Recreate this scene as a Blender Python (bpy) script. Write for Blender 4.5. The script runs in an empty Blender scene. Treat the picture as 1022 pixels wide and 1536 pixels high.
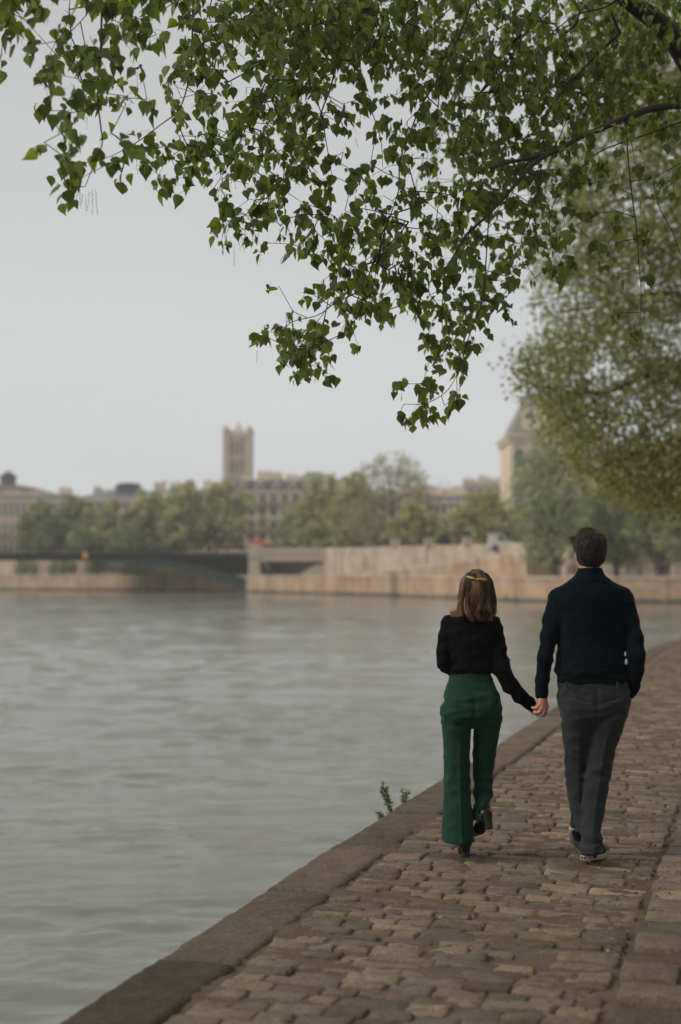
import bpy, math, random
import numpy as np
random.seed(7); RNG = np.random.default_rng(7)
scene = bpy.context.scene
COL = scene.collection
R = math.radians

# ---------------------------------------------------------------- camera model
CAMH = 1.6; FPX = 2133.33; PITCH = math.atan(92/FPX)
def pt(px, py, Y):
    """world point seen at photo position (px,py) at world depth Y (numpy friendly)"""
    a = (np.asarray(px, float)-511)/FPX; b = (768-np.asarray(py, float))/FPX
    dy = math.cos(PITCH)-b*math.sin(PITCH); dz = math.sin(PITCH)+b*math.cos(PITCH)
    k = np.asarray(Y, float)/dy
    return np.stack([a*k, dy*k, CAMH+dz*k], -1)
US = math.sin(R(16.68)); UC = math.cos(R(16.68))
def quay(u, lat, z=0.0):
    """point on the quay: u along it, lat across it (gentle bend to the right far off)"""
    u = np.asarray(u, float); lat = np.asarray(lat, float)
    l = lat+0.008*np.clip(u-29, 0, 40)**2*np.where(u > 29, 1, 0)
    return np.stack([u*US+l*UC, u*UC-l*US, np.zeros_like(u)+z+lat*0], -1)

# ---------------------------------------------------------------- noise
class Waves:
    def __init__(s, seed, n=10, lo=0.6, hi=2.0):
        g = np.random.default_rng(seed)
        d = g.normal(size=(n, 3)); d /= np.linalg.norm(d, axis=1)[:, None]
        s.k = d*g.uniform(lo, hi, (n, 1))*2*math.pi; s.p = g.uniform(0, 6.28, n); s.n = n
    def __call__(s, x, y, z):
        r = 0
        for k, p in zip(s.k, s.p): r = r+np.sin(x*k[0]+y*k[1]+z*k[2]+p)
        return r/math.sqrt(s.n*0.5)

# ---------------------------------------------------------------- mesh helpers
def mesh(name, V, F, mat=None, smooth=False, tint=None):
    me = bpy.data.meshes.new(name)
    V = np.asarray(V, np.float32).reshape(-1, 3)
    if isinstance(F, np.ndarray):
        n, k = F.shape
        me.vertices.add(len(V)); me.vertices.foreach_set('co', V.ravel())
        me.loops.add(n*k); me.loops.foreach_set('vertex_index', F.astype(np.int32).ravel())
        me.polygons.add(n); me.polygons.foreach_set('loop_start', np.arange(0, n*k, k, dtype=np.int32))
        me.update(calc_edges=True)
    else:
        me.from_pydata([tuple(map(float, v)) for v in V], [], F); me.update()
    if smooth: me.polygons.foreach_set('use_smooth', np.ones(len(me.polygons), bool))
    if tint is not None:
        a = me.color_attributes.new('tint', 'FLOAT_COLOR', 'POINT')
        t = np.ones((len(V), 4), np.float32); t[:, :3] = tint
        a.data.foreach_set('color', t.ravel())
    if mat: me.materials.append(mat)
    me.validate()
    return me
def props(o, label=None, cat=None, group=None, kind=None):
    if label: o['label'] = label
    if cat: o['category'] = cat
    if group: o['group'] = group
    if kind: o['kind'] = kind
    return o
def link(name, me, parent=None, loc=None):
    o = bpy.data.objects.new(name, me); COL.objects.link(o)
    if parent is not None: o.parent = parent
    if loc is not None: o.location = loc
    return o
def empty(name, label, cat, loc, group=None, rz=0):
    o = bpy.data.objects.new(name, None); COL.objects.link(o)
    o.location = [float(c) for c in loc]; o.rotation_euler = (0, 0, rz); o.empty_display_size = .3
    return props(o, label, cat, group)
def copy_tree(o, parent=None):
    c = o.copy(); COL.objects.link(c)
    if parent is not None: c.parent = parent
    for ch in list(o.children):
        if ch is not c: copy_tree(ch, c)
    return c

class MB:
    """collects shapes into one mesh"""
    def __init__(s): s.V = []; s.F = []; s.n = 0
    def add(s, V, F):
        V = np.asarray(V, float); s.V.append(V)
        s.F += [tuple(int(i)+s.n for i in f) for f in F]; s.n += len(V); return s
    def box(s, x0, x1, y0, y1, z0, z1, taper=0.0, bev=0.0):
        if bev > 0:
            s.prism([(x0+bev, y0), (x1-bev, y0), (x1, y0+bev), (x1, y1-bev), (x1-bev, y1), (x0+bev, y1), (x0, y1-bev), (x0, y0+bev)], z0, z1, 1-taper)
            return s
        tx = (x1-x0)/2*taper; ty = (y1-y0)/2*taper
        return s.add([(x0, y0, z0), (x1, y0, z0), (x1, y1, z0), (x0, y1, z0), (x0+tx, y0+ty, z1), (x1-tx, y0+ty, z1), (x1-tx, y1-ty, z1), (x0+tx, y1-ty, z1)],
              [(0, 3, 2, 1), (4, 5, 6, 7), (0, 1, 5, 4), (1, 2, 6, 5), (2, 3, 7, 6), (3, 0, 4, 7)])
    def prism(s, pts, z0, z1, k=1.0):
        n = len(pts); cx = sum(p[0] for p in pts)/n; cy = sum(p[1] for p in pts)/n
        V = [(p[0], p[1], z0) for p in pts]+[(cx+(p[0]-cx)*k, cy+(p[1]-cy)*k, z1) for p in pts]
        return s.add(V, [tuple(range(n))[::-1], tuple(range(n, 2*n))]+[(i, (i+1) % n, n+(i+1) % n, n+i) for i in range(n)])
    def prism_y(s, pts, y0, y1):
        """outline in x,z pushed along y"""
        n = len(pts)
        V = [(p[0], y0, p[1]) for p in pts]+[(p[0], y1, p[1]) for p in pts]
        return s.add(V, [tuple(range(n)), tuple(range(n, 2*n))[::-1]]+[(i, n+i, n+(i+1) % n, (i+1) % n) for i in range(n)])
    def lathe(s, prof, cx=0, cy=0, n=16):
        V = []; F = []
        for r, z in prof:
            for i in range(n):
                a = 2*math.pi*i/n; V.append((cx+r*math.cos(a), cy+r*math.sin(a), z))
        m = len(prof)
        for j in range(m-1):
            for i in range(n): F.append((j*n+i, j*n+(i+1) % n, (j+1)*n+(i+1) % n, (j+1)*n+i))
        F.append(tuple(range(n))[::-1]); F.append(tuple(range((m-1)*n, m*n)))
        return s.add(V, F)
    def tube(s, P, rad, n=6):
        V, F = tube_arrays(P, rad, n); return s.add(V, F)
    def get(s, name, mat, smooth=False):
        return mesh(name, np.concatenate(s.V), s.F, mat, smooth)
    def obj(s, name, mat, parent=None, smooth=False):
        return link(name, s.get(name, mat, smooth), parent)

def tube_arrays(P, rad, n=5):
    P = np.asarray(P, float); m = len(P)
    rad = np.broadcast_to(np.asarray(rad, float), (m,))
    T = np.gradient(P, axis=0); T /= np.linalg.norm(T, axis=1)[:, None]+1e-9
    ref = np.array([0, 0, 1.]) if abs(T[:, 2]).mean() < .8 else np.array([1., 0, 0])
    A = np.cross(T, ref); A /= np.linalg.norm(A, axis=1)[:, None]+1e-9
    B = np.cross(T, A)
    a = np.arange(n)*2*math.pi/n
    V = P[:, None]+rad[:, None, None]*(A[:, None]*np.cos(a)[None, :, None]+B[:, None]*np.sin(a)[None, :, None])
    F = []
    for j in range(m-1):
        for i in range(n): F.append((j*n+i, j*n+(i+1) % n, (j+1)*n+(i+1) % n, (j+1)*n+i))
    F.append(tuple(range(n))); F.append(tuple(range((m-1)*n, m*n))[::-1])
    return V.reshape(-1, 3), F
def spline(P, k=4):
    """smooth a polyline of n-dim points (Catmull-Rom)"""
    P = np.asarray(P, float); out = []
    E = np.concatenate([[2*P[0]-P[1]], P, [2*P[-1]-P[-2]]])
    for i in range(1, len(E)-2):
        a, b, c, d = E[i-1], E[i], E[i+1], E[i+2]
        for t in np.linspace(0, 1, k, endpoint=False):
            out.append(.5*((2*b)+(c-a)*t+(2*a-5*b+4*c-d)*t*t+(3*b-3*c+d-a)*t**3))
    out.append(P[-1]); return np.array(out)

# ---------------------------------------------------------------- materials
def nmat(name):
    m = bpy.data.materials.new(name); m.use_nodes = True
    nt = m.node_tree; b = nt.nodes['Principled BSDF']; return m, nt, b
def N(nt, t, **kw):
    n = nt.nodes.new(t)
    for k, v in kw.items():
        if k.startswith('i_'): n.inputs[k[2:].replace('_', ' ')].default_value = v
        else: setattr(n, k, v)
    return n
def mixc(nt, fac, a, b, mode='MIX'):
    n = nt.nodes.new('ShaderNodeMix'); n.data_type = 'RGBA'; n.blend_type = mode
    for idx, v in ((0, fac), (6, a), (7, b)):
        if hasattr(v, 'is_output'): nt.links.new(v, n.inputs[idx])
        else: n.inputs[idx].default_value = v if idx == 0 else (v[0], v[1], v[2], 1)
    return n.outputs[2]
def noise(nt, scale, detail=4, rough=.6, vec=None, dist=0.0):
    n = N(nt, 'ShaderNodeTexNoise'); n.inputs['Scale'].default_value = scale
    n.inputs['Detail'].default_value = detail; n.inputs['Roughness'].default_value = rough
    n.inputs['Distortion'].default_value = dist
    if vec is not None: nt.links.new(vec, n.inputs['Vector'])
    return n.outputs[0]
def ramp(nt, fac, a, b):
    n = N(nt, 'ShaderNodeMapRange'); n.inputs['From Min'].default_value = a; n.inputs['From Max'].default_value = b
    nt.links.new(fac, n.inputs[0]); return n.outputs[0]
def objco(nt, scale=(1, 1, 1)):
    tc = N(nt, 'ShaderNodeTexCoord'); mp = N(nt, 'ShaderNodeMapping'); mp.inputs['Scale'].default_value = scale
    nt.links.new(tc.outputs['Object'], mp.inputs[0]); return mp.outputs[0]
def bump(nt, b, h, strength=.3, dist=.01):
    n = N(nt, 'ShaderNodeBump'); n.inputs['Strength'].default_value = strength; n.inputs['Distance'].default_value = dist
    nt.links.new(h, n.inputs['Height']); nt.links.new(n.outputs[0], b.inputs['Normal'])
def surf(name, c1, c2=None, scale=2.0, rough=.8, bumpd=0.0, bscale=None, spec=.3, metal=0.0, sc=(1, 1, 1), tint=False, fine=None):
    """mottled surface: c1/c2 mixed by noise, optional fine speckle and bump"""
    m, nt, b = nmat(name); v = objco(nt, sc)
    c2 = c2 or tuple(x*.75 for x in c1)
    col = mixc(nt, ramp(nt, noise(nt, scale, 6, .65, v), .32, .68), c1, c2)
    if fine:
        col = mixc(nt, ramp(nt, noise(nt, fine, 3, .7, v), .35, .75), col, tuple(x*.55 for x in c1))
    if tint:
        at = N(nt, 'ShaderNodeAttribute'); at.attribute_name = 'tint'
        col = mixc(nt, 1.0, col, at.outputs['Color'], 'MULTIPLY')
    nt.links.new(col, b.inputs['Base Color'])
    b.inputs['Roughness'].default_value = rough; b.inputs['Specular IOR Level'].default_value = spec; b.inputs['Metallic'].default_value = metal
    if bumpd: bump(nt, b, noise(nt, bscale or scale*8, 5, .65, v), .8, bumpd)
    return m
def leafmat(name, c, trans=.35, rough=.5, var=True):
    m, nt, b = nmat(name)
    at = N(nt, 'ShaderNodeAttribute'); at.attribute_name = 'tint'
    col = mixc(nt, 1.0, c, at.outputs['Color'], 'MULTIPLY')
    nt.links.new(col, b.inputs['Base Color']); b.inputs['Roughness'].default_value = rough
    b.inputs['Specular IOR Level'].default_value = .35
    tr = N(nt, 'ShaderNodeBsdfTranslucent')
    tc = mixc(nt, 1.0, col, (1.5, 1.6, .7), 'MULTIPLY'); nt.links.new(tc, tr.inputs[0])
    ms = N(nt, 'ShaderNodeMixShader'); ms.inputs[0].default_value = trans
    nt.links.new(b.outputs[0], ms.inputs[1]); nt.links.new(tr.outputs[0], ms.inputs[2])
    nt.links.new(ms.outputs[0], nt.nodes['Material Output'].inputs[0]); return m

M = {}
# ---------------------------------------------------------------- camera, world, sun
cam = bpy.data.cameras.new('camera'); co = bpy.data.objects.new('camera', cam); COL.objects.link(co)
co.location = (0, 0, CAMH); co.rotation_euler = (math.pi/2+PITCH, 0, 0)
cam.sensor_fit = 'VERTICAL'; cam.sensor_height = 36; cam.sensor_width = 24; cam.lens = 50
cam.clip_start = .05; cam.clip_end = 8000
cam.dof.use_dof = True; cam.dof.focus_distance = 8.0; cam.dof.aperture_fstop = 1.4
scene.camera = co
vs = scene.view_settings; vs.view_transform = 'Standard'; vs.look = 'None'; vs.exposure = .14; vs.gamma = 1; vs.use_curve_mapping = False
SUN_EL = R(34); SUN_AZ = R(-105)   # azimuth from +Y towards +X: to the left, a little behind the camera
w = bpy.data.worlds.new('World'); scene.world = w; w.use_nodes = True; nt = w.node_tree
bg = nt.nodes['Background']; bg.inputs[1].default_value = .1
sky = N(nt, 'ShaderNodeTexSky'); sky.sky_type = 'NISHITA'; sky.sun_disc = False
sky.sun_elevation = SUN_EL; sky.sun_rotation = SUN_AZ; sky.air_density = 1.5; sky.dust_density = 4
hs = N(nt, 'ShaderNodeHueSaturation'); hs.inputs['Saturation'].default_value = .3; nt.links.new(sky.outputs[0], hs.inputs['Color'])
tc = N(nt, 'ShaderNodeTexCoord'); sx = N(nt, 'ShaderNodeSeparateXYZ'); nt.links.new(tc.outputs['Generated'], sx.inputs[0])
cr = N(nt, 'ShaderNodeValToRGB'); nt.links.new(sx.outputs[2], cr.inputs[0])
SKYG = [(0.0, (7.7, 7.9, 7.95)), (.10, (7.2, 7.5, 7.6)), (.25, (6.2, 6.4, 6.45)), (.42, (5.6, 5.65, 5.65)), (1.0, (6.4, 6.5, 6.6))]
cr.color_ramp.elements[0].position = 0; cr.color_ramp.elements[1].position = 1
for i, (p, c) in enumerate(SKYG):
    e = cr.color_ramp.elements[0] if i == 0 else (cr.color_ramp.elements[-1] if i == len(SKYG)-1 else cr.color_ramp.elements.new(p))
    e.color = (c[0]/10, c[1]/10, c[2]/10, 1)
mp = N(nt, 'ShaderNodeMapping'); mp.inputs['Scale'].default_value = (1, 1, 3.5); nt.links.new(tc.outputs['Generated'], mp.inputs[0])
cn = noise(nt, 1.6, 5, .55, mp.outputs[0])
sc_ = N(nt, 'ShaderNodeMapRange'); sc_.inputs['From Min'].default_value = .3; sc_.inputs['From Max'].default_value = .7
sc_.inputs['To Min'].default_value = 8.3; sc_.inputs['To Max'].default_value = 9.5; nt.links.new(cn, sc_.inputs[0])
vm = N(nt, 'ShaderNodeVectorMath', operation='SCALE'); nt.links.new(cr.outputs[0], vm.inputs[0]); nt.links.new(sc_.outputs[0], vm.inputs['Scale'])
nt.links.new(mixc(nt, .93, hs.outputs[0], vm.outputs[0]), bg.inputs[0])
sl = bpy.data.lights.new('sun', 'SUN'); sl.energy = 2.0; sl.angle = R(24); sl.color = (1, .90, .77)
so = bpy.data.objects.new('sun', sl); COL.objects.link(so); so.location = (-30, -10, 40)
from mathutils import Vector
sd = Vector((math.sin(SUN_AZ)*math.cos(SUN_EL), math.cos(SUN_AZ)*math.cos(SUN_EL), math.sin(SUN_EL)))
so.rotation_euler = sd.to_track_quat('Z', 'Y').to_euler()
# ================================================================ signed-distance figures -> surface nets
class Vol:
    def __init__(s, lo, hi, h):
        s.lo = np.array(lo, float); s.h = h; s.n = np.ceil((np.array(hi)-s.lo)/h).astype(int)+1
        s.d = np.full(s.n, .25, np.float32)
        s.ax = [s.lo[i]+h*np.arange(s.n[i]) for i in range(3)]
    def sub(s, lo, hi):
        a = np.clip(np.floor((np.array(lo)-s.lo)/s.h).astype(int), 0, s.n-1); b = np.clip(np.ceil((np.array(hi)-s.lo)/s.h).astype(int)+1, 1, s.n)
        sl = tuple(slice(i, j) for i, j in zip(a, b))
        return sl, s.ax[0][sl[0]][:, None, None], s.ax[1][sl[1]][None, :, None], s.ax[2][sl[2]][None, None, :]
    def put(s, sl, d, k, cut=False):
        o = s.d[sl]
        if cut:
            d = -d; s.d[sl] = np.maximum(o, d)+(np.maximum(k-np.abs(o-d), 0)**2/(4*k) if k else 0)
        elif k: s.d[sl] = np.minimum(o, d)-np.maximum(k-np.abs(o-d), 0)**2/(4*k)
        else: s.d[sl] = np.minimum(o, d)
    def cone(s, a, b, ra, rb, k=.02, cut=False):
        a = np.array(a, float); b = np.array(b, float); m = max(ra, rb)+k+.03
        sl, x, y, z = s.sub(np.minimum(a, b)-m, np.maximum(a, b)+m); ab = b-a; L = (ab**2).sum()+1e-9
        t = np.clip(((x-a[0])*ab[0]+(y-a[1])*ab[1]+(z-a[2])*ab[2])/L, 0, 1)
        s.put(sl, np.sqrt((x-a[0]-t*ab[0])**2+(y-a[1]-t*ab[1])**2+(z-a[2]-t*ab[2])**2)-(ra+(rb-ra)*t), k, cut)
    def chain(s, P, R_, k=.015, kin=.02):
        for i in range(len(P)-1): s.cone(P[i], P[i+1], R_[i], R_[i+1], k if i == 0 else kin)
    def ell(s, c, r, k=.02, cut=False, tilt=0, p=2.0):
        c = np.array(c, float); r = np.array(r, float); m = r.max()+k+.03
        sl, x, y, z = s.sub(c-m, c+m); x = x-c[0]; y = y-c[1]; z = z-c[2]
        if tilt: y, z = y*math.cos(tilt)+z*math.sin(tilt), -y*math.sin(tilt)+z*math.cos(tilt)
        q = (np.abs(x/r[0])**p+np.abs(y/r[1])**p+np.abs(z/r[2])**p)**(1/p)
        s.put(sl, (q-1)*r.min(), k, cut)
    def stack(s, rows, k=.02, p=2.3, flat=True, crease=None, cut=False):
        """rows (z,cx,cy,rx,ry): smooth loft along z, flat ends"""
        rows = np.array(sorted(rows), float); z0, z1 = rows[0, 0], rows[-1, 0]; ext = 0 if flat else .03
        rm = rows[:, 3:5].max()+k+.04
        sl, x, y, z = s.sub((rows[:, 1].min()-rm, rows[:, 2].min()-rm, z0-k-.04), (rows[:, 1].max()+rm, rows[:, 2].max()+rm, z1+k+.04))
        zz = z.ravel(); C = []
        dz = np.gradient(rows[:, 1:], rows[:, 0], axis=0)     # hermite
        zc = np.clip(zz, z0, z1); i = np.clip(np.searchsorted(rows[:, 0], zc, 'right')-1, 0, len(rows)-2)
        hh = rows[i+1, 0]-rows[i, 0]; t = (zc-rows[i, 0])/hh; t = t[:, None]; H = hh[:, None]
        A, B = rows[i, 1:], rows[i+1, 1:]
        C = (2*t**3-3*t**2+1)*A+(t**3-2*t**2+t)*H*dz[i]+(-2*t**3+3*t**2)*B+(t**3-t**2)*H*dz[i+1]
        cx, cy, rx, ry = [C[:, j][None, None, :] for j in range(4)]
        X = (x-cx)/rx; Y = (y-cy)/ry
        q = (np.abs(X)**p+np.abs(Y)**p)**(1/p)
        if crease:
            amp, wd, off, zf = crease; amp = amp*np.clip((zf-z)/.14, 0, 1); ang = np.arctan2(Y, X); q = q/(1+amp*np.exp(-(np.abs(ang+math.pi/2-off)/wd))+amp*.7*np.exp(-(np.abs(ang-math.pi/2)/wd)))
        d = (q-1)*np.minimum(rx, ry)
        d = np.maximum(d, np.maximum(z0-z, z-z1))
        s.put(sl, d, k, cut)
    def warp(s, f):
        """add f(x,y,z) to the distance near the surface"""
        m = np.argwhere(np.abs(s.d) < .06); 
        if not len(m): return
        x, y, z = [s.ax[i][m[:, i]] for i in range(3)]
        s.d[m[:, 0], m[:, 1], m[:, 2]] += f(x, y, z).astype(np.float32)
    def mesh(s):
        d = s.d.copy(); d[0] = d[-1] = .2; d[:, 0] = d[:, -1] = .2; d[:, :, 0] = d[:, :, -1] = .2
        neg = d < 0; nx, ny, nz = d.shape
        c = np.zeros((nx-1, ny-1, nz-1), np.int8)
        for i in (0, 1):
            for j in (0, 1):
                for k in (0, 1): c += neg[i:nx-1+i, j:ny-1+j, k:nz-1+k]
        act = np.argwhere((c > 0) & (c < 8)); idx = np.full(c.shape, -1, np.int32); idx[act[:, 0], act[:, 1], act[:, 2]] = np.arange(len(act))
        acc = np.zeros((len(act), 3)); cnt = np.zeros(len(act))
        corners = [(i, j, k) for i in (0, 1) for j in (0, 1) for k in (0, 1)]
        val = {q: d[act[:, 0]+q[0], act[:, 1]+q[1], act[:, 2]+q[2]].astype(float) for q in corners}
        for q in corners:
            for ax in range(3):
                if q[ax] == 0:
                    r = list(q); r[ax] = 1; r = tuple(r); a, b = val[q], val[r]; m = (a < 0) != (b < 0)
                    t = np.where(m, a/(a-b+1e-12), 0); e = np.array(q, float)[None].repeat(len(act), 0); e[:, ax] = t
                    acc[m] += e[m]; cnt[m] += 1
        V = (act+acc/cnt[:, None])*s.h+s.lo
        F = []
        for ax in range(3):
            o1, o2 = [(1, 2), (2, 0), (0, 1)][ax]
            a = [slice(None)]*3; b = [slice(None)]*3; a[ax] = slice(0, -1); b[ax] = slice(1, None)
            A_, B_ = neg[tuple(a)], neg[tuple(b)]; E = np.argwhere(A_ != B_); fl = A_[E[:, 0], E[:, 1], E[:, 2]]
            q = []
            for da, db in ((1, 1), (0, 1), (0, 0), (1, 0)):
                g_ = E.copy(); g_[:, o1] -= da; g_[:, o2] -= db; q.append(idx[g_[:, 0], g_[:, 1], g_[:, 2]])
            q = np.stack(q, 1); q[~fl] = q[~fl][:, ::-1]; F.append(q)
        return V, np.concatenate(F).astype(np.int32)
def relax(V, F, it=2, lam=.5):
    """light laplacian smoothing"""
    for _ in range(it):
        acc = np.zeros_like(V); cnt = np.zeros(len(V))
        for a, b in ((0, 1), (1, 2), (2, 3), (3, 0)):
            np.add.at(acc, F[:, a], V[F[:, b]]); np.add.at(acc, F[:, b], V[F[:, a]])
            np.add.at(cnt, F[:, a], 1); np.add.at(cnt, F[:, b], 1)
        V = V+lam*(acc/cnt[:, None]-V)
    return V
# ================================================================ SETTING: water, quay, far bank
m, nt, b = nmat('river_water'); v = objco(nt, (1, 1, 1))
b.inputs['Roughness'].default_value = .07; b.inputs['IOR'].default_value = 1.33
col = mixc(nt, ramp(nt, noise(nt, .05, 3, .5, v), .3, .7), (.165, .172, .142), (.18, .184, .154)); nt.links.new(col, b.inputs['Base Color'])
v1 = objco(nt, (.75, 1.8, 1)); v2 = objco(nt, (.3, .8, 1)); v4 = objco(nt, (1, 2.6, 1))
n1 = noise(nt, 1.6, 7, .62, v1, .4); n2 = noise(nt, .5, 3, .5, v2, .4); n3 = noise(nt, .06, 3, .55, v); n4 = ramp(nt, noise(nt, 2.2, 3, .5, v4, .9), .62, .80)
mz = N(nt, 'ShaderNodeMath', operation='MULTIPLY_ADD'); nt.links.new(n4, mz.inputs[0]); mz.inputs[1].default_value = .30; nt.links.new(n1, mz.inputs[2]); n1 = mz.outputs[0]
# gusts: patches of livelier ripples
ma = N(nt, 'ShaderNodeMath', operation='MULTIPLY'); nt.links.new(n1, ma.inputs[0]); nt.links.new(ramp(nt, n3, .2, .65), ma.inputs[1])
mb = N(nt, 'ShaderNodeMath', operation='MULTIPLY_ADD'); nt.links.new(n2, mb.inputs[0]); mb.inputs[1].default_value = .6; nt.links.new(ma.outputs[0], mb.inputs[2])
bump(nt, b, mb.outputs[0], 1.0, .045); M['water'] = m
g = np.array([(-500, -60), (500, -60), (500, 420), (-500, 420)], float)
props(link('deep_water', mesh('deep_water', np.c_[g, [-1.62]*4], [(0, 1, 2, 3)], M['water'])), kind='structure')
def river():
    gg = np.random.default_rng(17); Y = [4.0]
    while Y[-1] < 330: Y.append(Y[-1]*1.0047)
    Y = np.array(Y); S_ = np.linspace(-1, 1, 430); X = S_[None]*(Y[:, None]*.52+2.5); YY = np.repeat(Y[:, None], len(S_), 1); H = np.zeros_like(X); dx = np.maximum(YY*.0047, (YY*.52+2.5)*2/430)
    W1 = Waves(61, 9, .012, .07); W2 = Waves(62, 9, .08, .3)
    gust = np.clip(.55+.30*W1(X*.6, YY, 0*X)+.22*W2(X*.5, YY, 0*X), .08, 1.6)
    for i in range(130):
        lam = .13*(32**(gg.random()**1.15)); th = gg.normal(1.45, .55); kx, ky = math.cos(th)*2*math.pi/lam, math.sin(th)*2*math.pi/lam
        slope = .010 if lam > 1.5 else .023; a = slope*lam/(2*math.pi); ph = gg.uniform(0, 6.28)
        s = np.sin(kx*X+ky*YY+ph+.6*W2(X*.7, YY*.7, 0*X+i*.1)); H += a*s*np.exp(-(2.2*dx/lam)**2)*(gust if lam < 1.6 else 1)
    H = H+np.clip(H, 0, 1)**2*6
    P = np.stack([X, YY, H-1.5], -1).reshape(-1, 3); n1, n2 = X.shape; i, j = np.meshgrid(np.arange(n1-1), np.arange(n2-1), indexing='ij'); q = i*n2+j
    props(link('water', mesh('water', P, np.stack([q, q+1, q+n2+1, q+n2], -1).reshape(-1, 4), M['water'], True)), kind='structure')
river()

# ---- near quay
def stonemat(name, base, rough=.62):
    m, nt, b = nmat(name); v = objco(nt)
    at = N(nt, 'ShaderNodeAttribute'); at.attribute_name = 'tint'
    c = mixc(nt, 1.0, at.outputs['Color'], base, 'MULTIPLY')
    c = mixc(nt, ramp(nt, noise(nt, 7, 6, .7, v), .38, .72), c, mixc(nt, 1.0, c, (.62, .56, .50), 'MULTIPLY'))
    c = mixc(nt, ramp(nt, noise(nt, 55, 6, .8, v), .46, .66), c, mixc(nt, 1.0, c, (.42, .38, .34), 'MULTIPLY'))
    c = mixc(nt, ramp(nt, noise(nt, 20, 6, .8, v), .56, .66), c, mixc(nt, 1.0, c, (1.55, 1.5, 1.45), 'MULTIPLY'))
    c = mixc(nt, ramp(nt, noise(nt, .9, 4, .6, v), .45, .7), c, mixc(nt, 1.0, c, (.72, .7, .66), 'MULTIPLY'))
    nt.links.new(c, b.inputs['Base Color']); b.inputs['Specular IOR Level'].default_value = .4
    r = N(nt, 'ShaderNodeMapRange'); nt.links.new(noise(nt, 9, 4, .6, v), r.inputs[0]); r.inputs['To Min'].default_value = rough-.15; r.inputs['To Max'].default_value = rough+.2
    nt.links.new(r.outputs[0], b.inputs['Roughness'])
    bump(nt, b, noise(nt, 26, 8, .82, v), 1.0, .016); return m
M['stone'] = stonemat('sandstone_sett', (.272, .212, .162)); M['cope'] = stonemat('cope_stone', (.20, .158, .12), .75)
M['dirt'] = surf('joint_earth', (.17, .12, .082), (.10, .07, .048), 9, .95, .02, 55, fine=70)
wv = Waves(3, 12, 2.5, 9); wl = Waves(4, 8, .12, .5); wf = Waves(14, 12, 14, 34)
A_ = np.array([-1.0, -1.0, -.92, -.5, 0, .5, .92, 1.0, 1.0]); K = len(A_)
ga, gb = np.meshgrid(A_, A_, indexing='ij')
ring = np.maximum(np.abs(np.arange(K)-4)[:, None], np.abs(np.arange(K)-4)[None, :])
fi = np.array([(i*K+j, (i+1)*K+j, (i+1)*K+j+1, i*K+j+1) for i in range(K-1) for j in range(K-1)])
def setts(rows, seed, base_z, dome=.0015, edge=.0065, uneven=.0045):
    """rows: list of (u0,u1,l0,l1) stones -> arrays"""
    g = np.random.default_rng(seed); S = np.array(rows); n = len(S)
    cu = (S[:, 0]+S[:, 1])/2; hu = (S[:, 1]-S[:, 0])/2; cl = (S[:, 2]+S[:, 3])/2; hl = (S[:, 3]-S[:, 2])/2
    a = ga.ravel()[None]; bb = gb.ravel()[None]; rg = ring.ravel()[None]
    rr = g.uniform(.01, .07, (n, 1))                     # rounding of the corners
    aa = a*np.sqrt(1-rr*bb**2*.5*np.abs(a)); b2 = bb*np.sqrt(1-rr*a**2*.5*np.abs(bb))
    u = cu[:, None]+hu[:, None]*aa; l = cl[:, None]+hl[:, None]*b2
    edge_m = (np.maximum(np.abs(a), np.abs(bb)) > .8)*1.0
    jx = wv(u*1.0, l*1.0, cl[:, None]*3)*.0028*edge_m+wf(u, l, 0*u)*.0022*edge_m; jy = wv(u+7.1, l+3.3, cu[:, None]*3)*.0028*edge_m+wf(u+2, l+5, 0*u)*.0022*edge_m
    u = u+jx; l = l+jy
    mx = np.maximum(np.abs(a), np.abs(bb))
    z = base_z+g.normal(0, uneven, (n, 1))+g.normal(0, .0035, (n, 1))*a+g.normal(0, .0035, (n, 1))*bb
    z = z+dome*(1-mx**2)-edge*(mx > .95)*(rg < 4)*1.0+wf(u, l, u*0)*.0022+wv(u*2, l*2, u*0)*.0016
    z = z+wl(u, l, 0*u)*.006
    z = np.where(rg == 4, base_z-.06, z)
    P = quay(u, l); P[..., 2] = z
    F = (np.arange(n)[:, None, None]*K*K+fi[None]).reshape(-1, 4)
    # stone colours: warm browns, some grey, some greenish, some pale
    t = g.choice(5, n, p=[.46, .2, .14, .12, .08])
    pal = np.array([(1, .95, .88), (.84, .86, .84), (.74, .80, .73), (1.3, 1.22, 1.1), (.66, .56, .5)])[t]*g.uniform(.78, 1.18, (n, 1))
    T = np.repeat(pal[:, None], K*K, 1).reshape(-1, 3)
    return P.reshape(-1, 3), F, T
g = np.random.default_rng(21); rows = []; u = 2.2; i = 0
while u < 47:
    d = g.uniform(.088, .135) if u < 26 else g.uniform(.12, .16); l = -2.085+g.uniform(-.0, .02); end = -.60
    while l < end-.05:
        wdt = min(max(.1, g.normal(.205, .05)), .34)
        if l+wdt > end-.07: wdt = end-l
        hole = (5.75 < u < 5.95 and -1.22 < l < -.92) or (6.02 < u < 6.2 and -.86 < l < -.70) or (7.3 < u < 7.6 and -.8 < l+wdt/2 < -.62) or g.random() < .002
        if not hole: rows.append((u+.002+g.uniform(0, .004), u+d-.002-g.uniform(0, .004), l+.003+g.uniform(0, .005), l+wdt-.003-g.uniform(0, .005)))
        l += wdt
    u += d; i += 1
V, F, T = setts(rows, 5, 0.0)
props(link('quay_pavement', mesh('quay_pavement', V, F, M['stone'], True, T)), kind='structure')
rows = []; rows2 = []; u = 2.2
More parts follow.
